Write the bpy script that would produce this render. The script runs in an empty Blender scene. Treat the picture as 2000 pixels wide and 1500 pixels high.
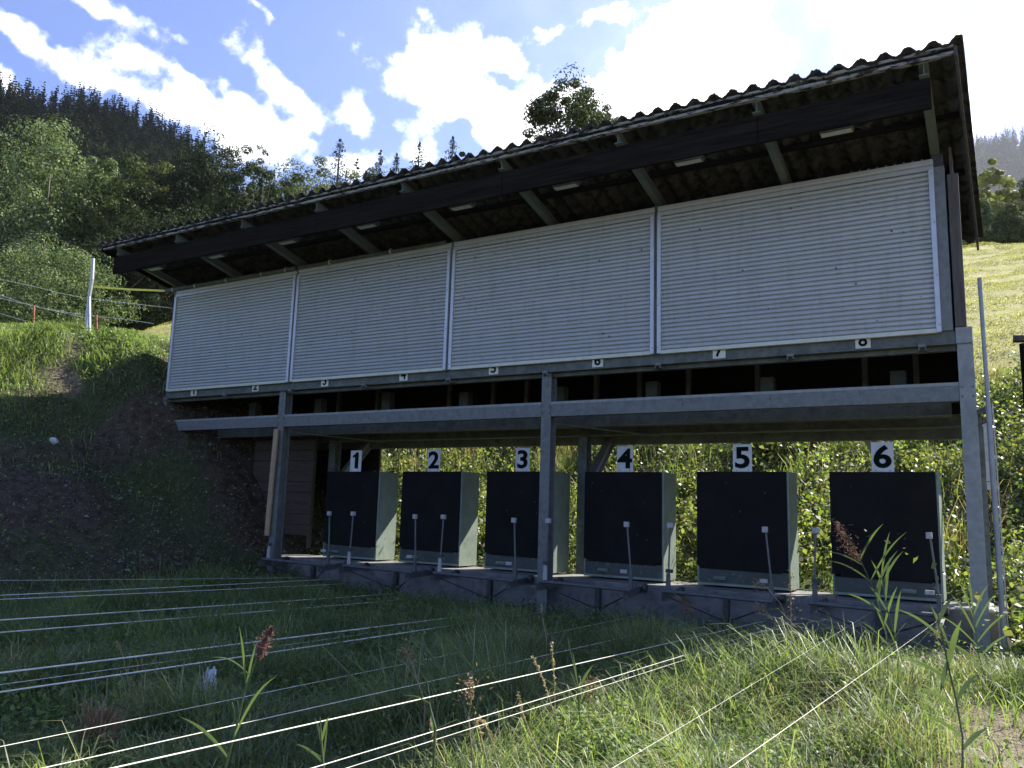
import bpy, math, random
import numpy as np
from mathutils import Vector
random.seed(7); rng = np.random.default_rng(11)
RAD = math.radians
scene = bpy.context.scene
COL = scene.collection

# ---------------------------------------------------------------- camera
CAM = np.array([12.394, -8.921, 1.30]); YAW, PITCH, ROLL, FPX = .5433, .1553, .0303, 1581.5
_f = np.array([-math.sin(YAW)*math.cos(PITCH), math.cos(YAW)*math.cos(PITCH), math.sin(PITCH)])
_r = np.array([math.cos(YAW), math.sin(YAW), 0.]); _u = np.cross(_r, _f)
_c, _s = math.cos(ROLL), math.sin(ROLL)
CR, CU = _c*_r+_s*_u, -_s*_r+_c*_u
def ray(px, py):
    """direction through a point of the 2000x1500 photograph (depth 1)"""
    return _f + CR*(px-1000)/FPX + CU*(750-py)/FPX
def at(px, py, **k):
    d = ray(px, py); (a, v), = k.items(); i = 'xyz'.index(a)
    return CAM + d*(v-CAM[i])/d[i]
def polar(px, dist):
    d = ray(px, 1000); d = d[:2]/np.linalg.norm(d[:2]); return CAM[:2]+d*dist
def elev(px, py, dist):
    d = ray(px, py); return CAM[2]+dist*d[2]/np.linalg.norm(d[:2])
cam = bpy.data.objects.new('camera', bpy.data.cameras.new('camera')); COL.objects.link(cam)
from mathutils import Matrix
cam.matrix_world = Matrix(((CR[0], CU[0], -_f[0], CAM[0]), (CR[1], CU[1], -_f[1], CAM[1]), (CR[2], CU[2], -_f[2], CAM[2]), (0, 0, 0, 1)))
cam.data.sensor_width = 36; cam.data.lens = FPX/2000*36; cam.data.clip_start = .05; cam.data.clip_end = 4000
scene.camera = cam

# ---------------------------------------------------------------- light
SUN_TO = Vector((.42, 1.0, 1.0)).normalized()
SUN_EL = math.asin(SUN_TO.z); SUN_AZ = math.atan2(SUN_TO.x, SUN_TO.y)
scene.view_settings.view_transform = 'Standard'; scene.view_settings.look = 'None'
scene.view_settings.gamma = 1; scene.view_settings.exposure = 1.5
sl = bpy.data.lights.new('sun', 'SUN'); sl.energy = 5.0; sl.angle = RAD(.5); sl.color = (1, .95, .86)
so = bpy.data.objects.new('sun', sl); COL.objects.link(so); so.rotation_euler = (-SUN_TO).to_track_quat('-Z', 'Y').to_euler()
so.location = (20, 20, 30)

world = bpy.data.worlds.new('World'); scene.world = world; world.use_nodes = True
W = world.node_tree; W.nodes.clear()
def wn(t, **k):
    n = W.nodes.new(t)
    for a, v in k.items(): setattr(n, a, v)
    return n
def wm(op, a, b=None, c=None, clamp=False):
    n = wn('ShaderNodeMath', operation=op, use_clamp=clamp)
    for i, v in enumerate((a, b, c)):
        if v is None: continue
        if isinstance(v, (int, float)): n.inputs[i].default_value = v
        else: W.links.new(v, n.inputs[i])
    return n.outputs[0]
def wv(op, a, b):
    n = wn('ShaderNodeVectorMath', operation=op)
    for i, v in enumerate((a, b)):
        if isinstance(v, tuple): n.inputs[i].default_value = v
        else: W.links.new(v, n.inputs[i])
    return n
sky = wn('ShaderNodeTexSky', sky_type='NISHITA', sun_disc=False, sun_elevation=SUN_EL, sun_rotation=SUN_AZ)
sky.air_density = 1.0; sky.dust_density = .6; sky.ozone_density = 2.0; sky.altitude = 900
tc = wn('ShaderNodeTexCoord')
def wnoise(scale, det, rough):
    n = wn('ShaderNodeTexNoise'); n.inputs['Scale'].default_value = scale; n.inputs['Detail'].default_value = det
    n.inputs['Roughness'].default_value = rough; W.links.new(tc.outputs['Generated'], n.inputs['Vector']); return n
warp = wnoise(5, 5, .6)
w1 = wv('SUBTRACT', warp.outputs['Color'], (.5, .5, .5)); w2 = wn('ShaderNodeVectorMath', operation='SCALE'); W.links.new(w1.outputs[0], w2.inputs[0]); w2.inputs['Scale'].default_value = .11
wd = wv('ADD', tc.outputs['Generated'], w2.outputs[0])
# cloud banks by direction in the sky: px, py, half length, half width, tilt (deg, down to the right), weight
BLOBS = [(190,42,110,28,25,1.35),(85,112,150,30,24,1.3),(238,132,78,24,12,1.15),(0,160,40,26,20,1.1),(420,262,170,40,14,1.3),(375,192,48,17,32,.75),
 (500,228,65,22,35,1.0),(548,165,80,40,45,1.1),(610,205,30,30,40,.8),(682,197,40,44,0,1.15),(580,252,30,20,10,1.0),(850,120,125,52,8,1.25),(985,78,78,48,10,1.2),
 (940,205,110,52,35,1.25),(1110,190,115,44,5,1.2),(1040,262,110,60,20,1.3),(790,216,42,17,5,.7),(690,292,120,22,-4,.8),(830,272,60,30,20,.95),
 (1085,42,36,18,0,.8),(1165,30,60,26,15,.85),(1370,120,150,95,0,1.35),(1440,45,120,60,0,1.3),(1270,225,130,55,0,1.3),(1710,75,115,75,10,1.25),(1500,215,110,45,-12,1.1),
 (1640,185,90,38,-10,1.0),(1880,45,100,60,0,1.15),(1960,158,70,26,0,1.0),(1940,235,80,32,0,1.0),(355,100,26,12,20,.35),(1130,100,70,34,10,-1.1),(962,122,44,20,20,-1.0),(1545,35,40,28,60,-1.1),(1600,95,26,44,0,-1.0),(1715,82,48,20,10,-.9),(1250,60,34,26,0,-.6),(905,235,26,40,0,-.7),(1330,40,26,12,20,-.6),(520,5,40,14,20,.8)]
tot = None
for px, py, a, b, t, wgt in BLOBS:
    d0 = ray(px, py); n0 = np.linalg.norm(d0); d0 = d0/n0; t = RAD(t)
    e1 = (CR*math.cos(t)-CU*math.sin(t)); e2 = (CR*math.sin(t)+CU*math.cos(t))
    e1 = e1-d0*(e1@d0); e2 = e2-d0*(e2@d0)
    sa = a/FPX/n0; sb = b/FPX/n0
    rel = wv('SUBTRACT', wd.outputs[0], tuple(d0))
    u_ = wv('DOT_PRODUCT', rel.outputs[0], tuple(e1/sa)).outputs['Value']; v_ = wv('DOT_PRODUCT', rel.outputs[0], tuple(e2/sb)).outputs['Value']
    q = wm('ADD', wm('MULTIPLY', u_, u_), wm('MULTIPLY', v_, v_))
    g = wm('MULTIPLY', wm('EXPONENT', wm('MULTIPLY', q, -1.0)), wgt*.86)
    g = wm('MULTIPLY', g, wm('GREATER_THAN', wv('DOT_PRODUCT', tc.outputs['Generated'], tuple(d0)).outputs['Value'], 0))
    tot = g if tot is None else wm('ADD', tot, g)
# general scatter outside the frame
far = wnoise(2.2, 4, .55)
gen = wm('MULTIPLY', wm('SUBTRACT', far.outputs['Fac'], .50), 3.0)
infr = wm('GREATER_THAN', wv('DOT_PRODUCT', tc.outputs['Generated'], tuple(_f)).outputs['Value'], .72)
tot = wm('ADD', tot, wm('MULTIPLY', wm('MAXIMUM', gen, 0), wm('SUBTRACT', 1, infr)))
det = wnoise(16, 8, .62); det2 = wnoise(45, 6, .6)
dens = wm('ADD', tot, wm('MULTIPLY', wm('SUBTRACT', det.outputs['Fac'], .5), 2.4))
dens = wm('ADD', dens, wm('MULTIPLY', wm('SUBTRACT', det2.outputs['Fac'], .5), .8))
mr = wn('ShaderNodeMapRange', interpolation_type='SMOOTHSTEP'); W.links.new(dens, mr.inputs['Value'])
mr.inputs['From Min'].default_value = .36; mr.inputs['From Max'].default_value = 1.35
up = wn('ShaderNodeSeparateXYZ'); W.links.new(tc.outputs['Generated'], up.inputs[0])
# whitening added to the sky for the glow on the sun's side
vd0 = ray(1700, -60); vd0 = vd0/np.linalg.norm(vd0)
vl = wm('SUBTRACT', 1, wv('DOT_PRODUCT', tc.outputs['Generated'], tuple(vd0)).outputs['Value'])
veil = wm('MULTIPLY', wm('EXPONENT', wm('MULTIPLY', vl, -14)), wm('ADD', .02, wm('MULTIPLY', det.outputs['Fac'], .20)))
cov = wm('MULTIPLY', wm('MAXIMUM', mr.outputs[0], veil), wm('GREATER_THAN', up.outputs['Z'], 0.0))
tint = wn('ShaderNodeMixRGB', blend_type='MULTIPLY'); tint.inputs[0].default_value = 1; W.links.new(sky.outputs[0], tint.inputs[1]); tint.inputs[2].default_value = (.97, 1.02, 1.42, 1)
mix = wn('ShaderNodeMixRGB'); W.links.new(cov, mix.inputs[0]); W.links.new(tint.outputs[0], mix.inputs[1]); mix.inputs[2].default_value = (20.0, 20.3, 20.6, 1)
bg = wn('ShaderNodeBackground'); W.links.new(mix.outputs[0], bg.inputs[0]); bg.inputs[1].default_value = .064
wo = wn('ShaderNodeOutputWorld'); W.links.new(bg.outputs[0], wo.inputs[0])

# ---------------------------------------------------------------- helpers
def tag(o, label=None, cat=None, group=None, kind=None):
    for k, v in (('label', label), ('category', cat), ('group', group), ('kind', kind)):
        if v: o[k] = v
    return o
def empty(name, loc, label, cat, group=None):
    o = bpy.data.objects.new(name, None); COL.objects.link(o); o.location = loc; o.empty_display_size = .2
    return tag(o, label, cat, group)
def link(name, me, mat, parent=None):
    o = bpy.data.objects.new(name, me); COL.objects.link(o)
    if mat is not None: me.materials.append(mat)
    if parent is not None:
        o.parent = parent
        # meshes are modelled in world space: undo the parents' translation
        p = Vector((0, 0, 0)); q = parent
        while q is not None: p += q.location; q = q.parent
        o.location = -p
    return o
class MB:
    def __init__(s): s.v = []; s.f = []
    def add(s, vs, fs):
        n = len(s.v); s.v += [tuple(map(float, v)) for v in vs]; s.f += [tuple(i+n for i in f) for f in fs]; return s
    def box(s, x0, x1, y0, y1, z0, z1):
        return s.add([(x0,y0,z0),(x1,y0,z0),(x1,y1,z0),(x0,y1,z0),(x0,y0,z1),(x1,y0,z1),(x1,y1,z1),(x0,y1,z1)],
            [(3,2,1,0),(4,5,6,7),(0,1,5,4),(1,2,6,5),(2,3,7,6),(3,0,4,7)])
    def bar(s, a, b, w, h, up=(0,0,1)):
        a, b = Vector(a), Vector(b); d = (b-a).normalized(); up = Vector(up)
        if abs(d.dot(up)) > .98: up = Vector((0, 1, 0))
        x = d.cross(up).normalized()*(w/2); y = x.cross(d).normalized()*(h/2)
        vs = [p+i*x+j*y for p in (a, b) for i, j in ((-1,-1),(1,-1),(1,1),(-1,1))]
        return s.add(vs, [(3,2,1,0),(4,5,6,7),(0,1,5,4),(1,2,6,5),(2,3,7,6),(3,0,4,7)])
    def tube(s, pts, r, n=8, cap=True):
        pts = [Vector(p) for p in pts]; m = len(pts)
        rr = r if isinstance(r, (list, tuple)) else [r]*m
        vs, fs = [], []; prev = None
        for i, p in enumerate(pts):
            d = (pts[min(i+1, m-1)]-pts[max(i-1, 0)]).normalized()
            ref = Vector((0, 0, 1)) if abs(d.z) < .9 else Vector((1, 0, 0))
            if prev is not None: ref = prev
            x = d.cross(ref).normalized(); y = x.cross(d).normalized(); prev = y
            for k in range(n):
                t = 2*math.pi*k/n; vs.append(p+rr[i]*(math.cos(t)*x+math.sin(t)*y))
        for i in range(m-1):
            for k in range(n):
                fs.append((i*n+k, i*n+(k+1) % n, (i+1)*n+(k+1) % n, (i+1)*n+k))
        if cap: fs += [tuple(range(n))[::-1], tuple(range((m-1)*n, m*n))]
        return s.add(vs, fs)
    def prism(s, prof, axis, a, b):
        """closed 2D profile swept along an axis; profile order (other two axes in xyz order)"""
        n = len(prof); vs = []
        for t in (a, b):
            for p, q in prof: vs.append({'x': (t, p, q), 'y': (p, t, q), 'z': (p, q, t)}[axis])
        fs = [(i, (i+1) % n, n+(i+1) % n, n+i) for i in range(n)]
        return s.add(vs, fs+[tuple(range(n))[::-1], tuple(range(n, 2*n))])
    def build(s, name, mat, parent=None, bevel=0, smooth=False):
        me = bpy.data.meshes.new(name); me.from_pydata(s.v, [], s.f); me.update()
        import bmesh
        bm = bmesh.new(); bm.from_mesh(me); bmesh.ops.recalc_face_normals(bm, faces=bm.faces)
        if bevel:
            bmesh.ops.bevel(bm, geom=[e for e in bm.edges if e.is_manifold and e.calc_face_angle(0) > .6], offset=bevel, segments=1, affect='EDGES', clamp_overlap=True)
        bm.to_mesh(me); bm.free()
        if smooth: me.shade_smooth()
        return link(name, me, mat, parent)
def npmesh(name, V, F, mat, parent=None, smooth=False):
    """V (n,3) float, F (m,k) int with one k"""
    me = bpy.data.meshes.new(name); V = np.asarray(V, np.float32); F = np.asarray(F, np.int32)
    me.vertices.add(len(V)); me.vertices.foreach_set('co', V.ravel())
    me.loops.add(F.size); me.loops.foreach_set('vertex_index', F.ravel())
    me.polygons.add(len(F)); me.polygons.foreach_set('loop_start', np.arange(0, F.size, F.shape[1], dtype=np.int32))
    me.update(calc_edges=True)
    if smooth: me.shade_smooth()
    return link(name, me, mat, parent)

# ---------------------------------------------------------------- materials
MATS = {}
def material(name, col, rough=.6, metal=0., col2=None, nscale=8, ndet=6, bump=0., bscale=40, contrast=(.35, .65), col3=None, n3=30, c3=(.55, .7), spec=.5, stretch=None, stretch3=None):
    m = bpy.data.materials.new(name); m.use_nodes = True; nt = m.node_tree; N = nt.nodes; L = nt.links
    b = N['Principled BSDF']; b.inputs['Roughness'].default_value = rough; b.inputs['Metallic'].default_value = metal
    b.inputs['Specular IOR Level'].default_value = spec
    tc = N.new('ShaderNodeTexCoord'); vec = tc.outputs['Object']
    if stretch:
        mp = N.new('ShaderNodeMapping'); L.new(vec, mp.inputs[0]); mp.inputs['Scale'].default_value = stretch; vec = mp.outputs[0]
    def noise(sc, d, out='Fac'):
        n = N.new('ShaderNodeTexNoise'); n.inputs['Scale'].default_value = sc; n.inputs['Detail'].default_value = d; n.inputs['Roughness'].default_value = .62
        L.new(vec, n.inputs['Vector']); return n.outputs[out]
    def rampmix(fac, lo, hi, a, bcol):
        mr = N.new('ShaderNodeMapRange'); mr.inputs['From Min'].default_value = lo; mr.inputs['From Max'].default_value = hi; L.new(fac, mr.inputs['Value'])
        mx = N.new('ShaderNodeMixRGB'); L.new(mr.outputs[0], mx.inputs[0])
        for i, v in ((1, a), (2, bcol)):
            if isinstance(v, tuple): mx.inputs[i].default_value = (*v, 1)
            else: L.new(v, mx.inputs[i])
        return mx.outputs[0]
    c = col
    if col2: c = rampmix(noise(nscale, ndet), *contrast, col, col2)
    if stretch3:
        mp = N.new('ShaderNodeMapping'); L.new(tc.outputs['Object'], mp.inputs[0]); mp.inputs['Scale'].default_value = stretch3; vec = mp.outputs[0]
    if col3: c = rampmix(noise(n3, 5), *c3, c, col3)
    if isinstance(c, tuple): b.inputs['Base Color'].default_value = (*c, 1)
    else: L.new(c, b.inputs['Base Color'])
    if bump:
        bp = N.new('ShaderNodeBump'); bp.inputs['Strength'].default_value = bump; bp.inputs['Distance'].default_value = .02
        L.new(noise(bscale, 6), bp.inputs['Height']); L.new(bp.outputs[0], b.inputs['Normal'])
    MATS[name] = m; return m
def leafmat(name, cols, trans=.35, rough=.55, big=None, spec=.3):
    """foliage: colour varies leaf by leaf, part of the light passes through"""
    m = bpy.data.materials.new(name); m.use_nodes = True; nt = m.node_tree; N = nt.nodes; L = nt.links; N.clear()
    g = N.new('ShaderNodeNewGeometry'); cr = N.new('ShaderNodeValToRGB'); L.new(g.outputs['Random Per Island'], cr.inputs[0])
    el = cr.color_ramp.elements
    while len(el) < len(cols): el.new(.5)
    for i, c in enumerate(cols): el[i].position = i/(len(cols)-1); el[i].color = (*c, 1)
    col = cr.outputs[0]
    tc = N.new('ShaderNodeTexCoord'); n = N.new('ShaderNodeTexNoise'); n.inputs['Scale'].default_value = big or 1.2; n.inputs['Detail'].default_value = 3
    L.new(tc.outputs['Object'], n.inputs['Vector'])
    mr = N.new('ShaderNodeMapRange'); L.new(n.outputs['Fac'], mr.inputs['Value']); mr.inputs['From Min'].default_value = .3; mr.inputs['From Max'].default_value = .7
    mr.inputs['To Min'].default_value = .65; mr.inputs['To Max'].default_value = 1.35
    sc = N.new('ShaderNodeVectorMath'); sc.operation = 'SCALE'; L.new(col, sc.inputs[0]); L.new(mr.outputs[0], sc.inputs['Scale'])
    p = N.new('ShaderNodeBsdfPrincipled'); p.inputs['Roughness'].default_value = rough; p.inputs['Specular IOR Level'].default_value = spec
    L.new(sc.outputs[0], p.inputs['Base Color'])
    t = N.new('ShaderNodeBsdfTranslucent'); w = N.new('ShaderNodeVectorMath'); w.operation = 'MULTIPLY'; L.new(sc.outputs[0], w.inputs[0]); w.inputs[1].default_value = (1.35, 1.5, .6)
    L.new(w.outputs[0], t.inputs['Color'])
    mx = N.new('ShaderNodeMixShader'); mx.inputs[0].default_value = trans; L.new(p.outputs[0], mx.inputs[1]); L.new(t.outputs[0], mx.inputs[2])
    o = N.new('ShaderNodeOutputMaterial'); L.new(mx.outputs[0], o.inputs[0]); MATS[name] = m; return m
M = MATS
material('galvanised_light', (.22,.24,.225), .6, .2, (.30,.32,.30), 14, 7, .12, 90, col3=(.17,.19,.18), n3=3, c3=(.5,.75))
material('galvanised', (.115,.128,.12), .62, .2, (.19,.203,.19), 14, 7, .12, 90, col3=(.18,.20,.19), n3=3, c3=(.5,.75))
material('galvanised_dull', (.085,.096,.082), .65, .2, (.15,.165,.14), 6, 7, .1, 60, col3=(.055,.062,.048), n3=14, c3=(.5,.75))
material('rafter_steel', (.11,.14,.115), .6, .1, (.15,.18,.15), 5, 5)
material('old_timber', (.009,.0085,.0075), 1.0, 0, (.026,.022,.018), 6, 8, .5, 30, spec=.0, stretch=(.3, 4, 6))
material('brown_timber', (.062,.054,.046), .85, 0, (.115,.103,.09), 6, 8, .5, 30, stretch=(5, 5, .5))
material('light_timber', (.32,.22,.12), .75, 0, (.46,.34,.20), 9, 8, .3, 30, stretch=(5, 5, .5))
material('moss_timber', (.27,.28,.25), .9, 0, (.36,.36,.31), 20, 8, .6, 50, col3=(.02,.021,.016), n3=7, c3=(.49,.56), stretch=(1.2, 3, 5))
material('roof_cement', (.048,.049,.045), .98, 0, (.085,.083,.075), 5, 8, .5, 60, spec=.05, col3=(.025,.027,.018), n3=9, c3=(.46,.62))
material('shutter_paint', (.405,.43,.425), .45, .15, (.465,.49,.482), 1.2, 4, .0, 80, col3=(.34,.37,.33), n3=3, c3=(.5,.8), stretch=(.15,.3,9), stretch3=(4,1,.5))
material('rail_paint', (.60,.61,.52), .45, .1, (.50,.52,.40), 10, 6)
material('guide_aluminium', (.52,.55,.58), .45, .3, (.46,.49,.51), 12, 5)
material('concrete', (.13,.128,.12), .9, 0, (.20,.195,.18), 4, 9, .35, 60, col3=(.085,.082,.075), n3=9, c3=(.5,.7))
material('target_black', (.0095,.0095,.009), .85, 0, (.014,.014,.013), 3, 5, .1, 30, spec=.12)
material('casing_green', (.17,.215,.175), .6, .0, (.23,.275,.225), 5, 6, .08, 50, col3=(.11,.13,.11), n3=11, c3=(.58,.75))
material('casing_front', (.045,.058,.048), .7, 0, (.065,.078,.066), 6, 6, .15, 50, col3=(.13,.135,.12), n3=16, c3=(.62,.68))
material('plate_white', (.66,.67,.66), .5, 0, (.56,.57,.55), 12, 6)
material('plate_cream', (.66,.68,.56), .5, 0, (.56,.58,.46), 14, 6)
material('digit_black', (.008,.011,.010), .95, spec=.05)
material('white_plastic', (.46,.46,.43), .6, 0, (.34,.34,.32), 30, 5)
material('trolley_steel', (.085,.09,.088), .6, .2, (.13,.135,.13), 14, 6, .1, 60)
material('dark_steel', (.045,.045,.045), .6, .4, (.08,.08,.08), 20, 5)
material('wire_steel', (.60,.57,.47), .6, 0, (.86,.83,.72), 9, 6, spec=.25)
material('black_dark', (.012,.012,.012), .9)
material('yellow_band', (.88,.74,.02), .5)
material('red_stake', (.22,.055,.03), .8, 0, (.30,.10,.05), 20, 5)
material('rod_grey', (.12,.12,.118), .6, .2, (.17,.17,.165), 20, 5)
material('pole_grey', (.36,.36,.35), .45, .5, (.46,.46,.45), 20, 5, .1, 60)
material('aluminium_pole', (.25,.26,.26), .5, .4, (.32,.33,.33), 8, 5, .05, 60)
material('bark', (.07,.055,.04), .9, 0, (.13,.11,.085), 6, 6, .5, 30)
material('stone', (.17,.165,.15), .9, 0, (.30,.29,.265), 7, 7, .5, 30)
material('plastic_sheet', (.55,.56,.58), .35, 0, (.42,.43,.45), 12, 5)
material('pvc_pipe', (.58,.57,.50), .45, 0, (.48,.47,.40), 14, 5)
leafmat('leaf_pale', [(.11,.15,.065), (.17,.215,.10), (.065,.09,.038), (.22,.27,.14)], .22, rough=.8, spec=.12)
leafmat('leaf_mid', [(.035,.052,.02), (.06,.082,.03), (.02,.032,.012), (.10,.125,.055)], .18, rough=.8, spec=0.12)
leafmat('leaf_yellow', [(.09,.115,.035), (.13,.15,.045), (.06,.08,.025), (.19,.195,.07)], .22, rough=.8, spec=0.12)
leafmat('leaf_gold', [(.20,.22,.08), (.27,.28,.10), (.14,.17,.06)], .3)
leafmat('leaf_dark', [(.020,.032,.013), (.038,.055,.023), (.014,.022,.009), (.07,.09,.045)], .14, rough=.8, spec=0.12)
leafmat('needle', [(0.029,0.047,0.023), (0.046,0.068,0.034), (0.023,0.039,0.021)], .1, rough=.8, spec=0.05)
leafmat('ridge_needle', [(.013,.021,.014), (.020,.030,.019), (.010,.017,.011)], .03, big=.05, rough=.8, spec=0.0)
leafmat('ridge_leaf', [(.032,.046,.022), (.045,.058,.03), (.024,.036,.018), (.06,.07,.038)], .1, big=.05, rough=.8, spec=0.0)
leafmat('grass_blade', [(.085,.115,.05), (.14,.18,.07), (.195,.245,.10), (.11,.15,.075), (.165,.21,.085), (.23,.28,.12), (.34,.33,.20)], .45, .5, .9, .4)
leafmat('bramble', [(.07,.10,.035), (.15,.19,.06), (.22,.26,.085), (.10,.14,.05), (.31,.32,.14), (.20,.155,.09), (.13,.19,.06)], .45, .42, .8, .5)
leafmat('weed_leaf', [(.10,.15,.055), (.16,.225,.08), (.22,.28,.11)], .42, .5, 1.5)
leafmat('reed_leaf', [(.085,.12,.06), (.12,.16,.08), (.07,.10,.05)], .3, .5, 2)
leafmat('dry_straw', [(0.420,0.330,0.180), (0.500,0.400,0.240), (0.340,0.240,0.130)], .3, .6, 4)
leafmat('plume', [(0.170,0.080,0.090), (0.220,0.110,0.115), (0.130,0.060,0.075)], .3, .7, 6)
leafmat('seed_brown', [(0.220,0.140,0.085), (0.330,0.240,0.160), (0.150,0.090,0.055)], .2, .7, 6)

def per_object(m, amt):
    nt = m.node_tree; b = nt.nodes['Principled BSDF']; src = b.inputs['Base Color'].links[0].from_socket
    oi = nt.nodes.new('ShaderNodeObjectInfo'); mr = nt.nodes.new('ShaderNodeMapRange'); nt.links.new(oi.outputs['Random'], mr.inputs['Value']); mr.inputs['To Min'].default_value = 1-amt; mr.inputs['To Max'].default_value = 1+amt
    vm = nt.nodes.new('ShaderNodeVectorMath'); vm.operation = 'SCALE'; nt.links.new(src, vm.inputs[0]); nt.links.new(mr.outputs[0], vm.inputs['Scale']); nt.links.new(vm.outputs[0], b.inputs['Base Color'])
per_object(M['shutter_paint'], .06); per_object(M['casing_green'], .12); per_object(M['plate_white'], .08)

# ---------------------------------------------------------------- terrain
_ph = rng.uniform(0, 6.28, (24, 2)); _dr = rng.uniform(0, 6.28, 24)
def wob(x, y, sc, amp, k0=0, n=6):
    z = 0
    for i in range(n):
        a = _dr[(k0+i) % 24]; f = sc*(1+.37*i)
        z = z+np.sin((x*math.cos(a)+y*math.sin(a))*f+_ph[(k0+i) % 24, 0])*np.cos((-x*math.sin(a)+y*math.cos(a))*f*.8+_ph[(k0+i) % 24, 1])/(1+i*.6)
    return z*amp
BY = [-9, -4.5, -2, -1, 0, 1.2, 3]
BU = [[-2, 0, 5, 7.5, 9.5, 14, 40], [-2, 0, 5, 7.3, 9, 14, 40], [-2, 0, 4.1, 5.6, 7, 12, 40], [-2, 0, 2.6, 4.05, 5.1, 9, 40], [-2, .1, 2.38, 3.6, 4.9, 9, 40], [-2, .4, 1.9, 3.0, 4.9, 9, 40], [-2, 0, 1.5, 2.6, 4.9, 9, 40]]
BZ = [[-.1, .0, 2.4, 3.6, 4.0, 4.4, 5], [-.1, .0, 2.6, 4.0, 4.3, 4.6, 5], [-.05, .1, 2.85, 4.0, 4.4, 4.7, 5], [0, .2, 1.95, 3.15, 4.15, 4.7, 5], [0, .3, 2.5, 3.85, 4.42, 4.7, 5], [0, .3, 2.4, 3.7, 4.45, 4.8, 5], [.2, .4, 2.2, 3.6, 4.5, 4.9, 5]]
def bank_left(x, y):
    u = 2.75-x
    rows = np.array([np.interp(u, BU[i], BZ[i]) for i in range(7)])
    yy = np.clip(y, BY[0], BY[-1]); out = np.zeros_like(u)
    for i in range(6):
        t = np.clip((yy-BY[i])/(BY[i+1]-BY[i]), 0, 1)
        sel = (yy >= BY[i]) & (yy <= BY[i+1]); out = np.where(sel, rows[i]*(1-t)+rows[i+1]*t, out)
    return out
def crest(x): return np.interp(x, [-25, -8, 5, 60], [12.5, 19, 31.5, 27])
def meadow(x, y):
    b = np.interp(y, [-9, -6, -3.5, .5, 1.0, 1.5, 2.3, 4.5, 8.0], [-.45, -.25, -.06, -.08, .40, .50, .75, 2.05, 4.05])
    b = b+.28*np.exp(-((x-12.3)/1.6)**2-((y+6)/2.5)**2)+.10*np.exp(-((x-11.6)/1.1)**2-((y+2.3)/.9)**2)
    yc = crest(x)+1.5
    z = np.where(y > 8.0, 4.05+.4*(np.minimum(y, yc)-8.0), b)
    zl = 4.3+.46*np.clip(np.minimum(y, yc)-3, 0, 60)-np.clip((-19-x)/5, 0, 3)*.6; wl = np.clip((-1-x)/4, 0, 1)
    z = z*(1-wl)+zl*wl
    over = np.maximum(y-yc, 0)
    return z+over*.12-np.minimum(over, 12)**2*.006
def H(x, y):
    x = np.asarray(x, float); y = np.asarray(y, float)
    a = bank_left(x, y); b = meadow(x, y)
    # the path side on the right climbs gently beyond the end post
    r = np.clip(x-12.6, 0, 30)*.10*np.clip((y+4)/3, 0, 1); f = wob(x, y, .8, .02)
    k = .25; m = np.maximum(np.maximum(a, b), f+r)
    d = np.clip(.5+.5*(b-a)/k, 0, 1); s = a*(1-d)+b*d+k*d*(1-d)
    z = np.maximum(s, f+r)
    n = wob(x, y, 2.1, .035, 3)+wob(x, y, 7, .014, 9)
    n = n*np.where(z > .6, 1.3, .6)+np.where(y > 5, wob(x, y, .35, .10, 5)+wob(x, y, 1.3, .05, 12), 0)
    return z+n
gx = np.concatenate([-8-np.cumsum(.25*1.12**np.arange(56))[::-1], np.arange(-8, 16.01, .11), 16+np.cumsum(.25*1.12**np.arange(52))])
gy = np.concatenate([-9-np.cumsum(.25*1.14**np.arange(42))[::-1], np.arange(-9, 6.01, .11), 6+np.cumsum(.2*1.07**np.arange(78))])
X, Y = np.meshgrid(gx, gy); Z = H(X, Y); nx, ny = len(gx), len(gy)
idx = np.arange(nx*ny).reshape(ny, nx)
F = np.stack([idx[:-1, :-1].ravel(), idx[:-1, 1:].ravel(), idx[1:, 1:].ravel(), idx[1:, :-1].ravel()], 1)
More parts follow.
